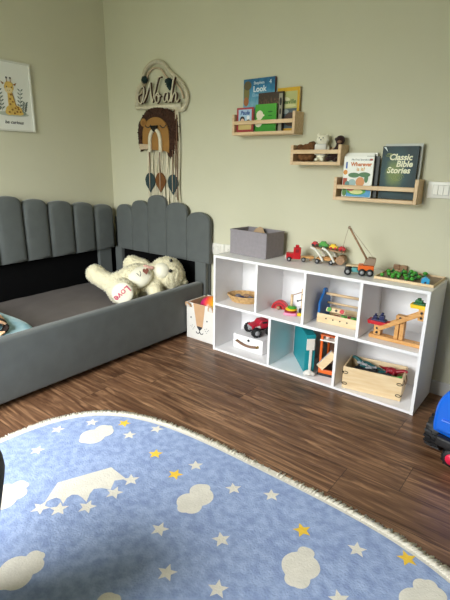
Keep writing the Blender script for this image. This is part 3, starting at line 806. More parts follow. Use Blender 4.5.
dino('toy_dinosaur', 'black toy dinosaur wedged at the far left end of the crate', M['dark'], in_crate(-.105, .08, .05), CA + R(95), .8, R(25))
for i, (x, y, rz, lab) in enumerate(((-.02, .04, .5, 'silver toy figure lying on black dinosaurs near the crate front'), (-.075, .075, -.3, 'silver toy figure beside the teal dinosaur in the crate'))):
    o = blob('toy_figure', [('l', (-.022, 0, 0), (.012, 0, 0), .006, .007), ('e', (.024, 0, .001), (.008, .007, .007)), ('l', (.004, .006, 0), (-.008, .018, .004), .004, .003), ('l', (.004, -.006, 0), (-.004, -.018, .004), .004, .003)], .002, M['greypl'], smooth=2, loc=in_crate(x, y, .106), rz=rz + CA)
    tag(o, lab, 'toy figure', 'silver figures in the crate')

# ------------------------------------------------------------------ lion-face basket and ball
t = thing('fabric_basket', 'white canvas basket with a lion face between the bed and the shelf', 'basket', (1.1205, -.24, .001), 0)
bw, bd, bh = .262, .205, .245
open_box(bw, bd, bh, .004, M['canvas'], t, m_in=M['kraft'])
MB().span((-bw / 2 + .0045, bd - .009, .01), (bw / 2 - .0045, bd - .0045, bh - .004)).span((-bw / 2 + .0045, .0045, .01), (-bw / 2 + .009, bd - .01, bh - .004)).build('lining', M['kraft'], t)
fm = frame_mtx((0, -.0004, 0), (1, 0, 0), (0, 0, 1))
MB().prism([(-.072, bh), (.028, bh), (.008, .10), (.002, .085), (-.038, .085), (-.044, .10)], -.0002, .0008, fm).build('muzzle_stripe', M['tan'], t)
b = MB().prism([(-.040, .096), (.004, .096), (.002, .086), (-.014, .070), (-.022, .070), (-.038, .086)], .0008, .0014, fm)
b.build('nose', M['ink'], t); b = MB()
def strip(pts, r=.0018): b.tube([(x, -.0012, z) for x, z in pts], r, 6)
strip([(-.018, .074), (-.018, .058)], .0026)
strip([(-.018, .058), (-.028, .047), (-.040, .048), (-.048, .056)], .0026); strip([(-.018, .058), (-.008, .047), (.004, .048), (.012, .056)], .0026)
b.build('mouth', M['ink'], t)
for x in (-.092, .044): MB().ball((x, -.001, .145), .0052, (1, .3, 1), u=10, v=8).build('eye', M['ink'], t)
for s in (-1, 1):
    b = MB()
    for (x, z) in ((.045, .088), (.06, .094), (.05, .076), (.066, .08), (.075, .088), (.058, .066)):
        b.ball((-.018 + s * x, -.001, z), .0027, (1, .3, 1), u=8, v=6)
    b.build('whisker_dots', M['ink'], t)
for s, x in ((-1, -.108), (1, .078)):
    e = MB().prism([(.024 * math.cos(PI * i / 12), .042 * math.sin(PI * i / 12)) for i in range(13)], -.003, .003, frame_mtx((x, -.003, bh - .028), (1, 0, 0), (-.5 * (s < 0), -.4, .6) if s < 0 else (0.1, -.16, .8))).build('ear', M['tan'], t)
    MB().prism([(.014 * math.cos(PI * i / 12), .028 * math.sin(PI * i / 12)) for i in range(13)], .003, .0045, frame_mtx((x, -.003, bh - .026), (1, 0, 0), (-.5, -.4, .6) if s < 0 else (0.1, -.16, .8))).build('inner_ear', M['canvas'], e)
# rainbow ball
def ball_mat():
    m = bpy.data.materials.new('rainbow_rubber'); m.use_nodes = True
    nt = m.node_tree; N = nt.nodes; L = nt.links; bb = N['Principled BSDF']; bb.inputs['Roughness'].default_value = .3
    tc = N.new('ShaderNodeTexCoord'); dp = N.new('ShaderNodeVectorMath'); dp.operation = 'DOT_PRODUCT'; dp.inputs[1].default_value = (5.6, 3.4, -1.6)
    L.new(tc.outputs['Object'], dp.inputs[0]); ad = N.new('ShaderNodeMath'); ad.operation = 'ADD'; ad.inputs[1].default_value = .5; L.new(dp.outputs['Value'], ad.inputs[0])
    r = N.new('ShaderNodeValToRGB'); e = r.color_ramp.elements
    L.new(ad.outputs[0], r.inputs['Fac'])
    e[0].position = .1; e[0].color = (*hexc('c8186e'), 1); e[1].position = .95; e[1].color = (*hexc('68b02c'), 1)
    for p, c in ((.3, 'f0503c'), (.5, 'f5a02a'), (.68, 'f2dc30')):
        k = e.new(p); k.color = (*hexc(c), 1)
    L.new(r.outputs['Color'], bb.inputs['Base Color'])
    return m
o = MB().ball((0, 0, 0), .072, u=32, v=20).build('rainbow_ball', ball_mat(), loc=(1.092, -.118, .200)); tag(o, 'rainbow coloured rubber ball inside the lion basket', 'ball')

# ------------------------------------------------------------------ wall shelves
def wall_shelf(label, x0, x1, z, h=.112):
    o = thing('picture_ledge', label, 'wall shelf', ((x0 + x1) / 2, 0, z), 0, 'pine ledges on the back wall'); l = (x1 - x0) / 2
    MB().span((-l, -.094, 0), (-l + .016, -.001, h), .002).build('end_panel', M['wood'], o)
    MB().span((l - .016, -.094, 0), (l, -.001, h), .002).build('end_panel', M['wood'], o)
    MB().span((-l + .016, -.094, 0), (l - .016, -.001, .017), .002).build('bottom_board', M['wood'], o)
    MB().span((-l + .016, -.094, .056), (l - .016, -.084, .076), .002).build('front_rail', M['wood'], o)
    MB().span((-l + .016, -.006, .07), (l - .016, -.001, .09), .001).build('back_rail', M['wood'], o)
    return o
wall_shelf('upper left pine wall ledge holding five picture books', 1.222, 1.632, 1.258)
wall_shelf('middle shorter pine wall ledge holding soft toys', 1.617, 1.902, 1.102, .1)
wall_shelf('lower right pine wall ledge beside the light switch', 1.878, 2.29, .934)

def book(label, x0, x1, y, th, z, h, cover, lean=0., group='picture books'):
    o = thing('picture_book', label, 'book', ((x0 + x1) / 2, y, z), 0, group); l = (x1 - x0) / 2
    o.rotation_euler.x = R(lean)
    MB().span((-l, -th / 2, 0), (l, -th / 2 + .0018, h), .0004).build('front_cover', cover, o)
    MB().span((-l, th / 2 - .0018, 0), (l, th / 2, h), .0004).span((-l, -th / 2 + .0018, 0), (-l + .0018, th / 2 - .0018, h)).build('back_cover', cover, o)
    MB().span((-l + .0018, -th / 2 + .0018, .002), (l - .002, th / 2 - .0018, h - .002)).build('pages', M['pages'], o)
    o['_h'] = 0; del o['_h']
    return o, (l, h, -th / 2 - .0004)
def onc(bk, u, v): return frame_mtx((u, bk[2], v), (1, 0, 0), (0, 0, 1))
def art(parent, bk, shapes, name='cover_art'):
    b = MB()
    for k, (pts, m_) in enumerate(shapes): b.flat(pts, frame_mtx((0, bk[2] - .0001 * k, 0), (1, 0, 0), (0, 0, 1)), 0, m_)
    return b.build(name, None, parent)
def ell(cx, cy, rx, ry, n=18): return [(cx + rx * math.cos(2 * PI * i / n), cy + ry * math.sin(2 * PI * i / n)) for i in range(n)]
def rect(x0, y0, x1, y1): return [(x0, y0), (x1, y0), (x1, y1), (x0, y1)]
INK = lambda n, h: M.setdefault(n, H(n, h, .5))
Z1 = 1.2765
cv = cover_mat('blue_sky_cover', [(.0, 'b8c8cc'), (.3, '9cc4da'), (.55, '6aa6c0'), (.8, '2f7ea8'), (1., '205f88')], 6)
o, k = book('large blue sky picture book at the back of the upper ledge', 1.246, 1.456, -.016, .013, Z1, .282, cv)
art(o, k, [(ell(-.083, .21, .020, .055), INK('ochre_cloud_print', '7c7440')), (ell(-.077, .248, .026, .024), INK('brown_leaf_print', '5c5234')), (ell(-.085, .165, .018, .024), INK('orange_print', 'a86838')), (ell(-.06, .125, .012, .008), INK('bird_print', '3c4a58')), (ell(-.045, .118, .02, .006), M['bird_print']), (ell(-.01, .09, .07, .03), INK('white_cloud_print', 'd0dce0'))])
text('author_line', 'Stephen', .022, onc(k, .0, .258), INK('pale_print', 'dfe8ea'), o)
text('title', 'Look', .042, onc(k, .005, .226), M['pale_print'], o, offset=.001)
text('subtitle', 'Elmerine', .024, onc(k, .0, .196), INK('soft_blue_print', 'a8cde0'), o)
text('emblem', '4', .03, onc(k, .075, .258), M['pale_print'], o)
MB().span((.1045, -.0068, 0), (.1052, .0065, .282)).build('spine_edge', H('dark_red_cover', '5a1e22', .5), o)
cv = cover_mat('yellow_frame_cover', [(0, 'c89a1e'), (1, 'd8a820')], 3)
o, k = book('yellow bordered picture book at the right end of the upper ledge', 1.476, 1.613, -.018, .013, Z1, .219, cv)
art(o, k, [(rect(-.055, .015, .055, .2), INK('yellow_green_print', 'b9b878')), (rect(-.055, .015, .055, .115), INK('slate_print', '4a5a64')), (ell(.02, .06, .04, .035), INK('brown_print', '4c3428')), (ell(-.015, .1, .022, .012), INK('grey_print', '98a0a0')), (ell(-.02, .16, .03, .012), INK('cream_print', 'd8d2a8')), (ell(0, .128, .05, .008), INK('light_print', 'd2ce98'))])
text('title', 'Seaville', .03, onc(k, .005, .148), INK('green_title_print', '55743a'), o, offset=.0008)
cv = cover_mat('dark_forest_cover', [(.2, '241c18'), (.4, '5e4a3a'), (.5, '32281f'), (.62, '74523c'), (.8, '3e3026')], 14, noisy=1.2)
o, k = book('dark brown illustrated book standing behind the green one', 1.366, 1.524, -.040, .012, Z1, .2, cv)
MB().span((.0793, -.0062, 0), (.0805, .006, .2)).build('spine_edge', INK('black_spine', '12181a'), o)
art(o, k, [(rect(.055, .0, .077, .19), INK('pale_strip_print', '9c9682')), (ell(.066, .15, .008, .02), INK('dark_figure_print', '2e2a26')), (ell(.066, .1, .006, .016), M['dark_figure_print'])])
cv = cover_mat('green_cover', [(0, '2c8a22'), (.5, '3c9a28'), (1, '50a838')], 5)
o, k = book('green picture book with a pale bird shape on the upper ledge', 1.362, 1.499, -.062, .009, Z1, .14, cv)
art(o, k, [(ell(-.038, .085, .023, .024), INK('pale_bird_print', 'e6dcc4')), (ell(-.045, .045, .024, .022), M['pale_bird_print']), (ell(-.018, .083, .012, .006), M['pale_bird_print']), (ell(.03, .1, .016, .004), INK('dark_green_print', '1e6a1c')), (ell(.03, .08, .014, .003), M['dark_green_print'])])
cv = cover_mat('red_border_cover', [(0, '9c2c34'), (1, 'a8343c')], 3)
o, k = book('small red bordered book at the front left of the upper ledge', 1.243, 1.358, -.0735, .008, Z1, .128, cv)
art(o, k, [(rect(-.045, .012, .045, .118), INK('sky_print', 'a8c4dc')), (rect(-.045, .012, .045, .05), INK('straw_print', 'c8b070')), (ell(-.018, .066, .017, .017), INK('hair_print', '2a2024')), (ell(-.017, .057, .013, .014), INK('face_print', 'e0b8a0')), (ell(.022, .075, .011, .011), INK('white_print', 'e8e8ea')), (ell(.024, .055, .012, .01), M['hair_print'])])
text('title', 'Paula', .03, onc(k, 0, .1), INK('blue_title_print', '2c4c90'), o, offset=.001, shear=.2)

Z3 = .9525
cv = cover_mat('white_cover', [(0, 'e8e6dc'), (1, 'f2f0e8')], 3)
o, k = book('pale picture book rearmost behind the white jungle book', 1.905, 2.062, -.017, .008, Z3, .212, cv)
art(o, k, [(rect(-.07, .196, .07, .206), INK('green_line_print', '9aa890'))])
o, k = book('white picture book with an orange ball print peeking out to the left', 1.9, 2.052, -.030, .009, Z3, .206, cv)
art(o, k, [(ell(-.064, .118, .013, .014), INK('orange_ball_print', 'd89038')), (rect(-.076, .035, -.04, .085), INK('rust_print', 'b0482c')), (ell(-.06, .02, .02, .018), INK('grass_print', '4c7c34'))])
text('number', '1', .045, onc(k, -.061, .162), INK('blue_number_print', '2458a8'), o, offset=.002)
o, k = book('black edged book standing between the jungle book and the large blue one', 2.02, 2.084, -.044, .008, Z3, .196, H('black_cover', '16181a', .4))
cv = cover_mat('white_jungle_cover', [(0, 'e9e7dd'), (1, 'f4f2ea')], 3)
o, k = book('white jungle picture book with orange title at the front of the lower ledge', 1.912, 2.064, -.062, .010, Z3, .194, cv)
art(o, k, [(rect(-.052, .002, .074, .04), INK('sky_blue_print', '4a96c8')), (ell(-.064, .118, .011, .012), M['orange_ball_print']), (rect(-.074, .05, -.052, .09), M['rust_print']), (ell(-.062, .022, .012, .02), M['grass_print']), (ell(.0, .03, .05, .02), M['green']), (ell(0, .026, .035, .012), INK('river_print', 'd8d890')), (ell(-.03, .04, .02, .012), INK('red_bird_print', 'b8443c')),
    (ell(.016, .073, .022, .024), INK('orange_face_print', 'd8925a')), (ell(-.018, .105, .03, .012), INK('palm_print', '4c7a4c')), (ell(.035, .108, .03, .012), M['palm_print']), (ell(.046, .09, .010, .02), M['palm_print']), (ell(-.025, .068, .02, .018), INK('mist_blue_print', '9fb8b8')), (ell(-.05, .062, .012, .014), INK('teal_leaf_print', '5a8a84'))])
text('number', '1', .04, onc(k, -.060, .150), M['blue_number_print'], o, offset=.002)
text('series_line', 'My First Storybook', .0125, onc(k, .012, .178), INK('grey_ink_print', '4c5058'), o)
text('title', 'Wherever', .025, onc(k, .014, .156), INK('orange_title_print', 'cf7a44'), o, offset=.001)
text('title_line', 'is it?', .024, onc(k, .014, .133), INK('gold_title_print', 'd2a050'), o, offset=.0006)
art(o, (k[0], k[1], k[2]), [(rect(.055, .174, .07, .183), M['rust_print'])], 'badge')
o, k = book('pale book standing just behind the large dark blue storybook', 2.1, 2.272, -.026, .010, Z3, .252, H('pale_cover', 'c9cbc4', .5))
def classic():
    m = bpy.data.materials.new('night_teal_cover'); m.use_nodes = True
    nt = m.node_tree; N = nt.nodes; L = nt.links; bb = N['Principled BSDF']; bb.inputs['Roughness'].default_value = .55
    tc = N.new('ShaderNodeTexCoord'); g = N.new('ShaderNodeTexGradient'); g.gradient_type = 'SPHERICAL'
    mp = N.new('ShaderNodeMapping'); mp.inputs['Location'].default_value = (0.2, 0, -.9); mp.inputs['Scale'].default_value = (11.5, 0, 7.5)
    L.new(tc.outputs['Object'], mp.inputs[0]); L.new(mp.outputs[0], g.inputs[0]); n = N.new('ShaderNodeTexNoise'); n.inputs['Scale'].default_value = 40; L.new(tc.outputs['Object'], n.inputs['Vector'])
    a = N.new('ShaderNodeMath'); a.operation = 'MULTIPLY_ADD'; L.new(n.outputs['Fac'], a.inputs[0]); a.inputs[1].default_value = .3; L.new(g.outputs['Fac'], a.inputs[2])
    r = N.new('ShaderNodeValToRGB'); e = r.color_ramp.elements; e[0].position = .1; e[0].color = (*hexc('0f2a32'), 1); e[1].position = .95; e[1].color = (*hexc('76884e'), 1)
    kk = e.new(.55); kk.color = (*hexc('23474c'), 1)
    L.new(a.outputs[0], r.inputs['Fac']); L.new(r.outputs['Color'], bb.inputs['Base Color']); return m
o, k = book('large dark blue storybook with cream lettering on the lower ledge', 2.096, 2.262, -.046, .012, Z3, .24, classic())
cm = INK('cream_title_print', 'eeeccc')
text('title_line', 'Classic', .038, onc(k, .004, .190), cm, o, offset=.0012, shear=.15)
text('title_line', 'Bible', .038, onc(k, .024, .160), cm, o, offset=.0012, shear=.15)
text('title_line', 'Stories', .038, onc(k, .0, .131), cm, o, offset=.0012, shear=.15)
b = MB()
for (cx, cy, r) in ((-.05, .2, .016), (-.045, .135, .013), (.0, .1, .03)):
    for s in (0, 1): b.tube([(cx + r * (1 - i / 22) * math.cos(i * .45 + s * 3), k[2], cy + r * (1 - i / 22) * math.sin(i * .45 + s * 3) * .6) for i in range(18)], .0009, 5)
b.build('swirl_print', INK('olive_print', '9aa460'), o)
MB().prism([(-.079, .236), (-.068, .236), (-.058, .215)], 0, .0004, frame_mtx((0, k[2], 0), (1, 0, 0), (0, 0, 1))).build('corner_flash', M['pale_print'], o)

# soft toys on the middle ledge
Z2 = 1.1195
o = blob('plush_animal', [('e', (-.022, 0, .04), (.036, .026, .042)), ('e', (.024, 0, .046), (.028, .026, .046)), ('e', (.03, -.006, .086), (.022, .018, .016)), ('e', (-.036, -.008, .072), (.016, .016, .016)), ('e', (0, 0, .075), (.03, .018, .014)), ('e', (.0, -.014, .015), (.04, .014, .013))], .005, M['brownpl'], disp=.006, dscale=.016, loc=(1.688, -.045, Z2))
tag(o, 'mottled brown plush animal at the left of the middle ledge', 'plush toy')
t = thing('plush_bear', 'small white plush bear in a white shirt on the middle ledge', 'plush toy', (1.772, -.045, Z2), R(10))
blob('body', [('e', (0, 0, .04), (.026, .022, .04)), ('e', (.004, -.002, .106), (.034, .024, .025)), ('e', (.002, -.02, .106), (.014, .012, .010)), ('l', (.03, 0, .075), (.038, -.01, .05), .010, .010), ('l', (-.02, 0, .07), (-.03, -.01, .05), .010, .010), ('e', (-.021, 0, .132), (.009, .007, .009)), ('e', (.024, 0, .128), (.009, .007, .009)), ('l', (-.01, -.01, .012), (-.016, -.03, .010), .011, .010), ('l', (.012, -.01, .012), (.016, -.03, .010), .011, .010)], .004, M['shortfur'], t, smooth=3)
MB().box((0, -.002, .06), (.062, .052, .056), bev=.008, seg=3).build('shirt', M['canvas'], t)
for x in (-.009, .011): MB().ball((x, -.0255, .116), .0028, u=8, v=6).build('eye', M['eye'], t)
MB().ball((.002, -.0325, .107), .0034, u=8, v=6).build('nose', M['eye'], t)
t = thing('plush_monkey', 'dark brown plush monkey with long limbs at the right of the middle ledge', 'plush toy', (1.852, -.045, Z2), R(8))
blob('body', [('e', (-.002, 0, .034), (.022, .019, .036)), ('e', (.020, -.004, .104), (.024, .021, .024)), ('l', (.004, 0, .055), (.014, 0, .09), .014, .013), ('l', (-.012, -.014, .018), (-.03, -.026, .012), .011, .010), ('e', (-.032, -.028, .014), (.013, .010, .011)), ('l', (.01, -.012, .016), (.012, -.028, .01), .010, .009), ('l', (-.014, 0, .055), (-.034, -.01, .03), .008, .007), ('e', (-.004, 0, .110), (.008, .006, .009))], .004, M['monkey'], t, smooth=3)
MB().ball((.021, -.020, .096), .011, (1.1, .6, .8), u=12, v=8).build('snout', M['leather'], t)
for x in (.014, .028): MB().ball((x, -.0235, .108), .0026, u=8, v=6).build('eye', M['eye'], t)

# ------------------------------------------------------------------ switch and socket plates
def plate(name, label, cat, x, z, kind):
    o = thing(name, label, cat, (x, 0, z), 0)
    MB().span((-.059, -.009, -.037), (.059, -.0005, .037), .003, seg=3).build('cover_plate', M['whitepl'], o)
    f = MB().span((-.036, -.0105, -.023), (.036, -.009, .023), .0005).build('module_frame', M['baseb'] if kind == 's' else M['whitepl'], o)
    for i in range(3):
        x0 = -.034 + i * .0232
        MB().span((x0, -.013, -.0215), (x0 + .0218, -.0105, .0215), .001).build('rocker' if kind == 's' else 'socket_module', M['whitepl'], o)
    if kind != 's':
        b = MB()
        for i in range(2):
            for z_ in (-.009, 0, .009): b.cyl((-.023 + i * .0464, -.0134, z_), (-.023 + i * .0464, -.0125, z_), .0022, n=10)
        b.build('pin_holes', M['dark'], o)
    return o
plate('light_switch', 'white three module light switch plate on the wall by the lower ledge', 'switch', 2.368, 1.001, 's')
plate('wall_socket', 'white socket plate on the wall beside the headboard edge', 'socket', 1.049, .564, 'p')
plate('wall_socket', 'white socket plate on the wall just left of the grey fabric box', 'socket', 1.17, .566, 'p')

# ------------------------------------------------------------------ giraffe picture
pc = thing('framed_picture', 'white framed giraffe print on the left wall above the bed', 'picture', (0, -.745, 1.476), 0)
# local frame: u along +Y (towards the back wall), v up, depth +X
pm = frame_mtx((.0, 0, 0), (0, 1, 0), (0, 0, 1))
b = MB()
for a, c in (((-.14, -.2), (.14, -.19)), ((-.14, .19), (.14, .2)), ((-.14, -.19), (-.13, .19)), ((.13, -.19), (.14, .19))):
    b.span((.001, a[0], a[1]), (.018, c[0], c[1]), .001)
b.build('frame', M['frame'], pc)
pr = MB().span((.002, -.13, -.19), (.009, .13, .19)).build('print', M['paper'], pc)
def onp(z): return frame_mtx((.0092 + z, 0, 0), (0, 1, 0), (0, 0, 1))
b = MB(); q = 0
def pa(pts, m_):
    global q
    q += 1; b.flat(pts, onp(.00006 * q), 0, m_)
def sprig(x, y, h, lean):
    for i in range(6):
        f = i / 5; px = x + lean * f; py = y + h * f
        for s in (-1, 1):
            a = s * .9; pa([(px, py), (px + s * .010, py + .004), (px + s * .019, py + .015), (px + s * .008, py + .013)], M['leafink'])
    pa([(x - .001, y - .01), (x + .001, y - .01), (x + lean + .001, y + h), (x + lean - .001, y + h)], M['leafink'])
sprig(.052, -.075, .11, .012); sprig(.078, -.085, .05, .012); sprig(-.062, -.075, .10, -.008); sprig(-.085, -.085, .05, -.01)
pa(ell(-.0, -.1, .105, .013), INK('ground_wash', 'b8bcae')); pa(ell(.06, -.092, .03, .012), INK('sage_wash', '8f9a8c'))
pa(ell(.012, -.076, .052, .03), M['giraffe']); pa(ell(-.02, -.09, .026, .018), M['giraffe']); pa(ell(.04, -.092, .03, .013), M['giraffe'])
pa([(-.022, -.06), (.026, -.06), (.006, .04), (-.02, .04)], M['giraffe'])
pa([(.026, -.06), (.03, -.055), (.008, .035), (.003, .035)], M['giraffed'])
pa(ell(-.008, .05, .030, .026), M['giraffe']); pa(ell(-.010, .034, .026, .016), INK('muzzle_wash', 'e6cf98')); pa(ell(-.006, .066, .026, .018), M['giraffe'])
pa([(-.034, .07), (-.058, .082), (-.045, .062)], M['giraffed']); pa([(.02, .07), (.044, .08), (.03, .062)], M['giraffed'])
for s in (-.018, .006):
    pa(rect(s - .0025, .078, s + .0025, .100), M['giraffed']); pa(ell(s, .103, .006, .006), M['ink'])
for s in (-.022, .008): pa(ell(s, .052, .0035, .0045), M['ink'])
pa(ell(-.016, .033, .002, .002), M['ink']); pa(ell(-.005, .033, .002, .002), M['ink'])
for (x, y) in ((.0, .01), (-.008, -.015), (.008, -.03), (-.01, -.045), (.02, -.065), (.04, -.07), (.03, -.085), (.0, -.075), (.05, -.085), (-.02, -.09), (.012, -.095), (.036, -.06)):
    pa(ell(x, y, .007, .006, 7), M['giraffed'])
b.build('giraffe_artwork', None, pr)
text('caption', 'be curious', .028, frame_mtx((.0098, .005, -.148), (0, 1, 0), (0, 0, 1)), M['ink'], pr, shear=.25, offset=.0003)

# ------------------------------------------------------------------ lion wall hanging
lw = thing('macrame_hanging', 'macrame lion wall hanging with cream cords above the headboard', 'wall hanging', (0, -.004, 0), 0)
def smooth_path(pts, n=6, closed=False):
    P = [Vector(p) for p in pts]; out = []; k = len(P)
    rngi = range(k if closed else k - 1)
    for i in rngi:
        p0 = P[(i - 1) % k] if (closed or i > 0) else P[0]; p1 = P[i]; p2 = P[(i + 1) % k]; p3 = P[(i + 2) % k] if (closed or i + 2 < k) else P[-1]
        for j in range(n):
            u = j / n
            out.append(.5 * ((2 * p1) + (p2 - p0) * u + (2 * p0 - 5 * p1 + 4 * p2 - p3) * u * u + (3 * p1 - p0 - 3 * p2 + p3) * u ** 3))
    if not closed: out.append(P[-1])
    return out
ring = [(.345, -.014, 1.468), (.335, -.014, 1.52), (.352, -.014, 1.575), (.392, -.014, 1.615), (.412, -.014, 1.668), (.458, -.014, 1.712), (.53, -.014, 1.73), (.605, -.014, 1.708), (.652, -.014, 1.66), (.71, -.014, 1.622), (.775, -.014, 1.57), (.805, -.014, 1.505), (.785, -.014, 1.45), (.745, -.014, 1.43), (.6, -.014, 1.455), (.45, -.014, 1.46)]
path = smooth_path(ring, 8, True)
b = MB()
b.tube(path, .0085, 8, closed=True)
n = len(path)
for i in range(n):                                   # wrapped cord
    p = path[i]; d = (path[(i + 1) % n] - path[i - 1]).normalized(); s = d.cross(Vector((0, 1, 0)))
    b.tube([p + s * (.0125 * math.cos(a)) + Vector((0, .0115 * math.sin(a), 0)) + d * (.006 * a / PI) for a in [2 * PI * j / 8 for j in range(9)]], .0028, 5)
b.build('cloud_ring', M['yarn'], lw)
inner = [(.372 + 0, -.012, 1.5), (.39, -.012, 1.57), (.43, -.012, 1.62), (.452, -.012, 1.665), (.505, -.012, 1.695), (.575, -.012, 1.68), (.625, -.012, 1.63), (.70, -.012, 1.59), (.75, -.012, 1.545), (.772, -.012, 1.495)]
MB().tube(smooth_path(inner, 6), .006, 6).build('inner_cord', M['yarnp'], lw)
MB().cyl((.33, -.016, 1.462), (.76, -.016, 1.452), .013, n=12).build('cross_bar', M['yarn'], lw)
# script name, white wood letters
def script(strokes, y, r_=.0038):
    b = MB()
    for st_ in strokes: b.tube(smooth_path([(x, y, z) for x, z in st_], 8), r_, 8)
    return b
o = lambda x, z: [(x + .0, z + .04), (x - .018, z + .025), (x - .02, z - .0), (x - .004, z - .018), (x + .014, z - .002), (x + .018, z + .025), (x + .006, z + .04), (x - .004, z + .03), (x + .012, z + .02), (x + .034, z + .022)]
N_ = [[(.40, 1.545), (.372, 1.53), (.378, 1.495), (.405, 1.487), (.425, 1.52), (.436, 1.562), (.425, 1.588), (.405, 1.58)], [(.425, 1.488), (.455, 1.53), (.482, 1.58), (.495, 1.606), (.498, 1.57), (.505, 1.52), (.512, 1.488), (.535, 1.54), (.555, 1.59), (.575, 1.628), (.60, 1.632)]]
L_ = N_ + [o(.56, 1.497)] + [[(.66, 1.53), (.635, 1.536), (.617, 1.51), (.62, 1.484), (.64, 1.486), (.658, 1.525), (.656, 1.49), (.668, 1.48), (.684, 1.50)]] + [[(.678, 1.478), (.694, 1.54), (.712, 1.60), (.72, 1.618), (.708, 1.6), (.694, 1.53), (.69, 1.478), (.706, 1.515), (.724, 1.53), (.732, 1.515), (.728, 1.485), (.742, 1.476), (.756, 1.49)]]
script(L_, -.040).build('name_lettering', M['yarn'], lw)
script([[(x + .004, z - .003) for x, z in q_] for q_ in L_], -.031, .0052).build('name_shadow', M['mane'], lw)  # letters' shadow modelled as a dark copy of the strokes, offset behind
def pompom(c, r):
    b = MB(); rg = random.Random(int(c[0] * 1000)); b.ball(c, r * .72, u=14, v=10)
    for i in range(130):
        d = Vector((rg.gauss(0, 1), rg.gauss(0, 1), rg.gauss(0, 1))).normalized(); p = Vector(c)
        b.cyl(p + d * r * .5, p + d * r * (.85 + .2 * rg.random()), .0022, .0015, n=5)
    return b
pompom((.437, -.032, 1.628), .024).build('pompom', M['pom'], lw)
pompom((.668, -.034, 1.592), .03).build('pompom', M['pom'], lw)
MB().prism([(.645, 1.575), (.69, 1.575), (.672, 1.545)], -.006, .006, frame_mtx((0, -.034, 0), (1, 0, 0), (0, 0, 1))).build('tassel', M['pom'], lw)
# mane: thick arch of yarn, tufted
def mane_pts(n=44):
    pts = []
    for i in range(n + 1):
        a = R(205) - R(240) * i / n
        pts.append((.538 + .135 * math.cos(a), 1.29 + .115 * math.sin(a)))
    return pts
def mane_pt(f, k):
    """f 0..1 around from lower left over the top to the lower right tip, k 0 inner .. 1 outer"""
    a = R(208) - R(246) * f
    x = .541 + (.112 + (.205 - .112) * k) * math.cos(a); z = 1.292 + (.088 + (.172 - .088) * k) * math.sin(a)
    if f > .72: z -= (f - .72) * .20; x -= (f - .72) * .16 * k
    if f < .12: z -= (.12 - f) * .3
    return x, z
b = MB(); rg = random.Random(5)
for i in range(1100):
    f = rg.random(); k = rg.random() ** .8
    x, z = mane_pt(f, k * .92); x2, z2 = mane_pt(f, k * .92 + .1); d = Vector((x2 - x, 0, z2 - z)).normalized(); l = rg.uniform(.018, .026)
    y = -.014 - .016 * math.sin(PI * min(1, k * .8 + .15)) - .004 * rg.random(); p = Vector((x, y, z))
    b.tube([p - d * l * .5, p + Vector((0, -.004, 0)), p + d * l * .5 + Vector((rg.uniform(-.004, .004), .005, rg.uniform(-.004, .004)))], .0042, 5)
mp_ = [mane_pt(i / 40, .95) for i in range(41)] + [mane_pt(1 - i / 40, 0) for i in range(41)]
b.prism(mp_, .004, .02, frame_mtx((0, -.002, 0), (1, 0, 0), (0, 0, 1)))
mn = b.build('mane', M['mane'], lw)
fm2 = lambda d: frame_mtx((0, -d, 0), (1, 0, 0), (0, 0, 1))
face = [(.533 + .126 * math.cos(PI * i / 20), 1.285 + .108 * math.sin(PI * i / 20)) for i in range(21)]
face += [(.404, 1.24), (.412, 1.19), (.62, 1.178), (.66, 1.165), (.664, 1.22)]
fc = MB().prism(face, .0, .012, fm2(.030), bev=.003).build('face', M['lionface'], lw)
for x, z in ((.425, 1.362),):
    e = MB().prism(ell(x, z, .028, .026), 0, .008, fm2(.040), bev=.002).build('ear', M['lionface'], lw)
    MB().prism(ell(x + .002, z - .003, .015, .014), .008, .0095, fm2(.040)).build('inner_ear', M['lionear'], e)
b = MB()
for cx in (.468, .613):
    b.tube([(cx - .03 + .06 * i / 10, -.044, 1.345 - .017 * math.sin(PI * i / 10) + (.0 if cx < .5 else -.005)) for i in range(11)], .003, 6)
b.build('closed_eyes', M['ink'], lw)
MB().prism([(.506, 1.338), (.574, 1.338), (.568, 1.322), (.545, 1.300), (.535, 1.300), (.512, 1.322)], 0, .012, fm2(.050), bev=.002).build('nose', M['eye'], lw)
for s in (-1, 1):
    pts = [(.539 + s * .006, -.048, 1.315), (.539 + s * .034, -.049, 1.295), (.539 + s * .05, -.049, 1.25), (.539 + s * .05, -.048, 1.17)]
    MB().tube(smooth_path(pts, 6), .013, 8).build('muzzle_cord', M['yarn'], lw)
MB().prism([(.385, 1.225), (.50, 1.22), (.505, 1.192), (.39, 1.186)], 0, .012, fm2(.044), bev=.003).build('knotted_trim', M['yarnp'], lw)
# cords
rg = random.Random(11); b = MB()
for i in range(26):
    x = .42 + .31 * i / 25; z1 = 1.21 if x < .62 else 1.18 + (x - .62) * .2
    if x > .70: z1 = 1.43
    pts = []
    for k in range(9):
        f = k / 8; pts.append((x + .004 * math.sin(f * 9 + i * 1.7) + (rg.random() - .5) * .004, -.014 - .003 * (i % 3), z1 + (.79 - z1) * f + (.0 if k < 8 else rg.random() * .04)))
    b.tube(smooth_path(pts, 3), .0036 + .0012 * rg.random(), 6)
b.build('cords', M['yarn'], lw)['kind'] = 'stuff'
b = MB()
for x, z1, z0 in ((.455, 1.2, 1.02), (.556, 1.2, 1.03), (.68, 1.19, 1.03), (.705, 1.43, .88), (.72, 1.40, .86), (.50, 1.3, 1.2), (.575, 1.3, 1.2)):
    b.tube([(x, -.026, z1), (x + .002, -.027, (z1 + z0) / 2), (x, -.026, z0)], .0034, 6)
b.build('dark_cord', M['leather'], lw)
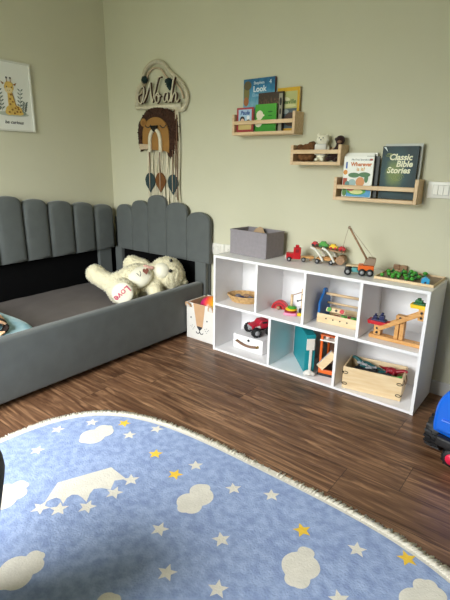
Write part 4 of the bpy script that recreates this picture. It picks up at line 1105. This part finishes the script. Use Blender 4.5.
def leaf(x, z, m_, name='woven_leaf'):
    pts = []
    for i in range(25):
        a = 2 * PI * i / 24 if i < 24 else 0
        if i == 24: break
        u = math.sin(a); v = math.cos(a)
        pts.append((x + .052 * u * (1 - .25 * (1 - v) * .5 * (v < 0)) * (1.0 if v > -.3 else max(.1, 1 + (v + .3) * 1.2)), z + (.066 if v > 0 else .070) * v))
    lf = MB().prism(pts, 0, .007, fm2(.022), bev=.002).build(name, m_, lw)
    MB().cyl((x, -.031, z + .07), (x, -.031, z - .05), .003, .002, n=6).build('rib', M['yarnp'], lf)
leaf(.455, .968, M['leafteal']); leaf(.558, .972, M['leafor']); leaf(.678, .962, M['leafteal'])

# ------------------------------------------------------------------ teddy bear
tb = thing('teddy_bear', 'big cream plush teddy bear lying on its back on the bed', 'teddy bear', (0, 0, 0), 0)
P = [('e', (.795, -.222, .382), (.118, .116, .124)),                    # head
     ('e', (.70, -.385, .358), (.115, .165, .110), (0, 0, R(-24))),      # torso
     ('e', (.66, -.48, .338), (.112, .11, .095)),
     ('l', (.63, -.52, .345), (.47, -.515, .368), .062, .054),           # leg to the left
     ('l', (.47, -.515, .368), (.415, -.51, .385), .056, .060),
     ('l', (.69, -.53, .325), (.775, -.565, .335), .08, .074),           # leg towards the viewer
     ('l', (.65, -.30, .42), (.575, -.33, .445), .060, .056),            # far arm
     ('l', (.79, -.33, .345), (.855, -.385, .315), .052, .048),          # near arm
     ('l', (.76, -.28, .37), (.73, -.33, .365), .1, .1),
     ('e', (.87, -.16, .34), (.04, .03, .04)), ('e', (.715, -.135, .42), (.035, .03, .04))]
bd_ = blob('body', P, .009, M['fur'], tb, disp=.007, dscale=.022, smooth=4)
fb = bmesh.new(); fb.from_mesh(bd_.data); rg = random.Random(8)     # short tufts of fur grown on the body surface
for f in list(fb.faces):
    if rg.random() > .75: continue
    c_ = f.calc_center_median(); n_ = f.normal
    tv = n_.cross(Vector((rg.gauss(0, 1), rg.gauss(0, 1), rg.gauss(0, 1)))).normalized()
    e_ = c_ + n_ * rg.uniform(.006, .013) + tv * rg.uniform(.002, .012) + Vector((0, 0, -.002)); s_ = n_.cross(tv) * .0045
    vs_ = [fb.verts.new(c_ + s_ - n_ * .002), fb.verts.new(c_ - s_ - n_ * .002), fb.verts.new(c_ + tv * .006), fb.verts.new(e_)]
    for q_ in ((0, 1, 3), (1, 2, 3), (2, 0, 3)): fb.faces.new([vs_[k_] for k_ in q_]).smooth = True
fb.to_mesh(bd_.data); fb.free()
vd = Vector((.62, -.63, .24)).normalized()
nf = Vector((.36, -.78, .50)).normalized()
MB().ball(Vector((.792, -.224, .384)) + nf * .090, .058, (1.0, 1, .95), u=24, v=16).build('muzzle', M['shortfur'], tb)
MB().ball((.765, -.435, .402), .074, (1.0, 1.25, .62), (R(30), R(25), 0), u=24, v=16).build('tummy_patch', M['shortfur'], tb)
for c in ((.856, -.240, .494), (.8915, -.283, .4385)): MB().ball(c, .0115, u=12, v=8).build('eye', M['eye'], tb)
c = Vector((.83, -.436, .452)); 
hm = frame_mtx(c, Vector((.62, .72, .12)), Vector((-.25, .1, .95)))
MB().prism([(0, -.02), (.02, .004), (.016, .018), (.006, .02), (0, .012), (-.006, .02), (-.016, .018), (-.02, .004)], -.004, .004, hm, bev=.002).build('heart_patch', M['heart'], tb)
c2 = Vector((.822, -.468, .437))
MB().tube([c2 + Vector((-.012, .0, .02)), c2 + Vector((.004, -.006, .006)), c2 + Vector((.0, -.012, -.012))], .0022, 6).tube([c2 + Vector((-.02, -.02, .008)), c2 + Vector((-.004, -.014, -.004))], .0022, 6).build('stitching', M['ink'], tb)
c = Vector((.785, -.372, .462))
b = MB().ball(c + Vector((-.017, -.006, .004)), .014, (1.2, .6, .8), (0, 0, .6), u=14, v=10).ball(c + Vector((.016, .010, -.002)), .014, (1.2, .6, .8), (0, 0, .6), u=14, v=10).ball(c, .009, u=10, v=8)
b.build('ribbon_bow', M['ribbon'], tb)
foot = Vector((.812, -.612, .345)); nrm = Vector((.60, -.74, .30)).normalized()
xd = Vector((.70, .62, .12)); yd = nrm.cross(xd)
fmx = frame_mtx(foot, xd, Vector((-.1, .2, .95)))
pad = MB().lathe([(0, .012), (.035, .011), (.058, .006), (.067, -.004), (.064, -.016)], n=28, mtx=fmx).build('foot_pad', M['shortfur'], tb)
text('foot_embroidery', 'Love', .058, fmx @ Matrix.Translation((0, 0, .0135)) @ Matrix.Rotation(R(215), 4, 'Z'), M['pink'], pad, ext=.0015, offset=.0006)

# ------------------------------------------------------------------ rug
rug = thing('rug', 'blue oval rug with white clouds, stars and a crown, edged with white fringe', 'rug', (0, 0, 0), 0)
RC = (2.150, -1.76); RA, RB, RN = .937, .700, 3.5
def rp(a, k=0.):
    c, s = math.cos(a), math.sin(a)
    x = (RA + k) * math.copysign(abs(c) ** (2 / RN), c); y = (RB + k) * math.copysign(abs(s) ** (2 / RN), s)
    return (RC[0] + x, RC[1] + y)
NA = 180
AN = [2 * PI * i / NA for i in range(NA)]
b = MB(); I4 = Matrix.Identity(4)
b.prism([rp(a, -.012) for a in AN], .001, .0075, I4, M['rugblue'])
b.prism([rp(a) for a in AN], .001, .0070, I4, M['rugwhite'])
def star(cx, cy, r, rot, m_):
    b.flat([((cx + (r if k % 2 == 0 else r * .45) * math.cos(rot + PI * k / 5)), cy + (r if k % 2 == 0 else r * .45) * math.sin(rot + PI * k / 5)) for k in range(10)], I4, .0080, m_)
Wt, Yl = M['rugwhite'], M['rugyellow']
S = [(1.318, -1.399, 0), (1.384, -1.274, 0), (1.497, -1.188, 1), (1.584, -1.233, 0), (1.386, -1.532, 0), (1.681, -1.691, 2), (1.733, -1.656, 2), (1.796, -1.592, 2), (1.812, -1.493, 2), (1.805, -1.413, 2), (1.639, -1.13, 0), (1.762, -1.252, 1), (1.931, -1.205, 0), (1.907, -1.291, 1), (2.118, -1.215, 0), (2.24, -1.158, 0), (2.051, -1.507, 0), (2.225, -1.417, 0), (2.18, -1.603, 0), (2.322, -1.553, 0), (2.399, -1.229, 1), (2.562, -1.191, 0), (2.689, -1.129, 1), (2.59, -1.375, 0), (2.62, -1.62, 1), (2.45, -1.78, 0), (2.75, -1.45, 0), (2.85, -1.7, 0), (1.6, -1.95, 0)]
for i, s in enumerate(S):
    if s: star(s[0], s[1], .030 if s[2] != 2 else .032, R(52) + .25 * math.sin(i * 2.3), Yl if s[2] == 1 else Wt)
def poly(pts): 
    pth = [(p.x, p.y) for p in smooth_path([(x, y, 0) for x, y in pts], 4, True)]; b.flat(pth, I4, .0081, Wt)
crown = [(1.671, -1.671), (1.616, -1.587), (1.694, -1.413), (1.789, -1.42), (1.763, -1.452), (1.782, -1.48), (1.79, -1.491), (1.760, -1.505), (1.742, -1.526), (1.752, -1.55), (1.776, -1.58), (1.745, -1.577), (1.724, -1.578), (1.708, -1.590), (1.708, -1.61), (1.723, -1.634), (1.695, -1.627), (1.679, -1.632), (1.672, -1.65)]
b.flat(crown, I4, .0081, Wt)
def cloud(pts, bulge=.42, z=.0081):
    out = []; n = len(pts); cx = sum(p[0] for p in pts) / n; cy = sum(p[1] for p in pts) / n
    for i in range(n):
        a = Vector((*pts[i], 0)); c = Vector((*pts[(i + 1) % n], 0)); mid = (a + c) / 2; d = c - a; nrm_ = Vector((d.y, -d.x, 0)).normalized()
        if nrm_.dot(mid - Vector((cx, cy, 0))) < 0: nrm_ = -nrm_
        for k in range(8):
            u = k / 8; p = a.lerp(c, u) + nrm_ * (d.length * bulge * math.sin(PI * u) ** .7); out.append((p.x, p.y))
    b.flat(out, I4, z, Wt)
cloud([(1.489, -1.246), (1.515, -1.305), (1.488, -1.385), (1.448, -1.38), (1.440, -1.30), (1.457, -1.245)], .28)
cloud([(1.556, -1.672), (1.585, -1.72), (1.57, -1.79), (1.50, -1.78), (1.502, -1.69), (1.53, -1.655)], .3)
cloud([(1.872, -1.795), (1.897, -1.84), (1.885, -1.91), (1.82, -1.90), (1.826, -1.82), (1.845, -1.785)], .3)
cloud([(2.058, -1.272), (2.088, -1.348), (2.066, -1.405), (2.025, -1.40), (2.015, -1.33), (2.022, -1.265)], .3)
cloud([(2.474, -1.298), (2.502, -1.370), (2.478, -1.418), (2.440, -1.40), (2.428, -1.31), (2.445, -1.278)], .3)
cloud([(2.784, -1.172), (2.81, -1.21), (2.80, -1.30), (2.735, -1.30), (2.732, -1.215), (2.75, -1.17)], .3)
cloud([(2.15, -1.745), (2.165, -1.78), (2.14, -1.86), (2.085, -1.85), (2.10, -1.78), (2.12, -1.735)], .3)
b.build('pile', None, rug)
# fringe
b = MB(); rg = random.Random(2)
N_f = 1500
for i in range(N_f):
    a = 2 * PI * (i + rg.random()) / N_f
    # uniform along the perimeter
    p = Vector((*rp(a, -.004), .004)); p2 = Vector((*rp(a, .024 + .012 * rg.random()), .002)); sd = (p2 - p).cross(Vector((0, 0, 1))).normalized() * rg.uniform(-.006, .006)
    b.tube([p, p.lerp(p2, .5) + sd * .3 + Vector((0, 0, .004 * rg.random())), p2 + sd], .0032, 5)
ring_o = [rp(a, .024) for a in AN]; ring_i = [rp(a, -.003) for a in AN]
t_ = bmesh.new(); vo = [t_.verts.new((x, y, .0022)) for x, y in ring_o]; vi = [t_.verts.new((x, y, .0068)) for x, y in ring_i]
for i in range(NA): t_.faces.new((vo[i], vo[(i + 1) % NA], vi[(i + 1) % NA], vi[i]))
b._add(t_, I4, None)
o = b.build('fringe', M['fringe'], rug); o['kind'] = 'stuff'

# ------------------------------------------------------------------ ride-on truck at the right edge
rt = thing('ride_on_truck', 'blue plastic ride-on truck with chunky black wheels at the right edge', 'ride-on toy', (2.602, -.502, .0), R(-13))
# local x across the truck (to the right), y along it (away from the camera)
pts = [(.004, .125), (.004, .205), (.014, .25), (.038, .292), (.075, .322), (.15, .338), (.24, .322), (.29, .28), (.315, .21), (.315, .125), (.29, .112), (.16, .106), (.03, .110)]
pr_ = [(p.x, p.y) for p in smooth_path([(x, y, 0) for x, y in pts], 5, True)]
MB().prism(pr_, -.42, .06, frame_mtx((0, 0, 0), (1, 0, 0), (0, 0, 1)), bev=.02, smooth=True).build('body', M['bluepl'], rt)
MB().span((.04, -.07, .175), (.28, -.058, .182), .003).build('moulded_line', M['bluepl'], rt)
MB().span((.045, -.05, .055), (.275, .42, .125), .01, seg=3).build('chassis', M['dark'], rt)
MB().span((.09, .16, .326), (.23, .34, .348), .010, seg=4).build('seat', M['dark'], rt)
MB().span((.035, -.085, .075), (.285, -.052, .115), .008, seg=3).build('bumper', M['dark'], rt)
def rideon_wheel(c, r, w_, ax, n, mh=None, hub=.42):
    wl = wheel('wheel', rt, c, r, w_, ax, mh=mh or M['dark'], hub=hub, n=28); b = MB(); a_ = Vector(ax).normalized(); u_ = Vector((0, 0, 1)); v_ = a_.cross(u_).normalized()
    for k in range(n):
        for sg in (-1, 1):
            th = 2 * PI * (k + .25 * sg) / n; d_ = u_ * math.sin(th) + v_ * math.cos(th)
            if c[2] + r * d_.z < .006: continue
            tg = a_.cross(d_); mt_ = Matrix((a_, tg, d_)).transposed().to_4x4(); mt_.translation = Vector(c) + d_ * r + a_ * sg * w_ * .22
            t_ = bmesh.new(); bmesh.ops.create_cube(t_, size=1); bmesh.ops.scale(t_, vec=(w_ * .44, r * .12, r * .11), verts=t_.verts); b._add(t_, mt_, None)
    b.build('tread', M['rubber'], wl)
for y in (.03, .33):
    for x in (0., .32): rideon_wheel((x, y, .0785), .0745, .062, (1, 0, 0), 20)
MB().cyl((.0, .03, .0785), (.32, .03, .0785), .012, n=12).build('axle', M['dark'], rt)
MB().cyl((.0, .33, .0785), (.32, .33, .0785), .012, n=12).build('axle', M['dark'], rt)
rideon_wheel((.10, -.058, .0405), .038, .036, (-.25, .94, 0), 14, M['hubpink'], .62)
MB().cyl((.11, -.04, .05), (.13, -.02, .11), .012, n=12).build('steering_post', M['dark'], rt)

# ------------------------------------------------------------------ dark chair at the left edge
ac = thing('tub_chair', 'charcoal fabric tub chair cut off by the left edge of the photo', 'chair', (1.905, -2.13, .009), R(20))
b = MB()
n = 28; t_ = bmesh.new(); rows = []
prof = [(.165, .10), (.185, .2), (.212, .32), (.233, .42), (.238, .45), (.232, .475), (.210, .485), (.19, .475), (.18, .42), (.168, .3), (.150, .20)]
for i in range(n + 1):
    a = R(-70) + R(320) * i / n
    rows.append([t_.verts.new((r * math.cos(a), r * math.sin(a), z)) for r, z in prof])
for A, B_ in zip(rows, rows[1:]):
    for j in range(len(prof) - 1):
        f = t_.faces.new((A[j], B_[j], B_[j + 1], A[j + 1])); f.smooth = True
t_.faces.new(rows[0]); t_.faces.new(rows[-1][::-1])
b._add(t_, I4, None); b.build('back_shell', M['bigdark'], ac, normals=True)
MB().lathe([(0, .16), (.14, .16), (.152, .18), (.156, .225), (.145, .25), (0, .255)], n=32).build('seat', M['bigdark'], ac)
MB().lathe([(0, .10), (.16, .10), (.165, .12), (.15, .16), (0, .16)], n=32).build('base', M['bigdark'], ac)
for k in range(4):
    a = PI / 4 + PI / 2 * k; MB().cyl((.12 * math.cos(a), .12 * math.sin(a), .10), (.15 * math.cos(a), .15 * math.sin(a), 0), .014, .010, n=12).build('leg', M['woodd'], ac)

# ------------------------------------------------------------------ light
wd = bpy.data.worlds.new('World'); bpy.context.scene.world = wd; wd.use_nodes = True
wn = wd.node_tree.nodes; wl_ = wd.node_tree.links; bg = wn['Background']; bg.inputs['Strength'].default_value = 25.5
tcw = wn.new('ShaderNodeTexCoord'); spw = wn.new('ShaderNodeSeparateXYZ'); wl_.new(tcw.outputs['Generated'], spw.inputs[0])
rw = wn.new('ShaderNodeValToRGB'); ew = rw.color_ramp.elements      # overcast sky above darker ground and trees
ew[0].position = 0; ew[0].color = (.07, .08, .055, 1); ew[1].position = 1; ew[1].color = (1., 1., 1., 1)
for p_, c_ in ((.46, (.12, .135, .1, 1)), (.54, (.32, .34, .3, 1)), (.66, (.86, .9, .92, 1))):
    k_ = ew.new(p_); k_.color = c_
ma_ = wn.new('ShaderNodeMath'); ma_.operation = 'MULTIPLY_ADD'; ma_.inputs[1].default_value = .5; ma_.inputs[2].default_value = .5
wl_.new(spw.outputs['Z'], ma_.inputs[0]); wl_.new(ma_.outputs[0], rw.inputs['Fac']); wl_.new(rw.outputs['Color'], bg.inputs['Color'])
pl = bpy.data.lights.new('window_portal', 'AREA'); pl.shape = 'RECTANGLE'; pl.size = WX1 - WX0; pl.size_y = WZ1 - WZ0
pl.cycles.is_portal = True
po = bpy.data.objects.new('window_daylight', pl); C.objects.link(po); po.location = ((WX0 + WX1) / 2, YF - .11, (WZ0 + WZ1) / 2); po.rotation_euler = (R(90), 0, 0)

# ------------------------------------------------------------------ camera
cam = bpy.data.cameras.new('camera'); co = bpy.data.objects.new('camera', cam); C.objects.link(co)
cam.sensor_fit = 'VERTICAL'; cam.sensor_height = 36; cam.sensor_width = 27; cam.lens = 36 * 449.767 / 600
cam.clip_start = .02
yaw, pitch, roll = -0.663, -0.2939, 0.0161
cy, sy, cp, sp_ = math.cos(yaw), math.sin(yaw), math.cos(pitch), math.sin(pitch)
fw = Vector((sy * cp, cy * cp, sp_)); rt_ = Vector((cy, -sy, 0)); up = rt_.cross(fw)
r2 = rt_ * math.cos(roll) + up * math.sin(roll); u2 = -rt_ * math.sin(roll) + up * math.cos(roll)
mm = Matrix((r2, u2, -fw)).transposed().to_4x4(); mm.translation = Vector((2.9006, -2.2827, 1.1012)); co.matrix_world = mm
sc = bpy.context.scene; sc.camera = co
vs = sc.view_settings; sc.display_settings.display_device = 'sRGB'; vs.view_transform = 'Standard'; vs.look = 'None'; vs.gamma = 1.; vs.exposure = 0.; vs.use_curve_mapping = False
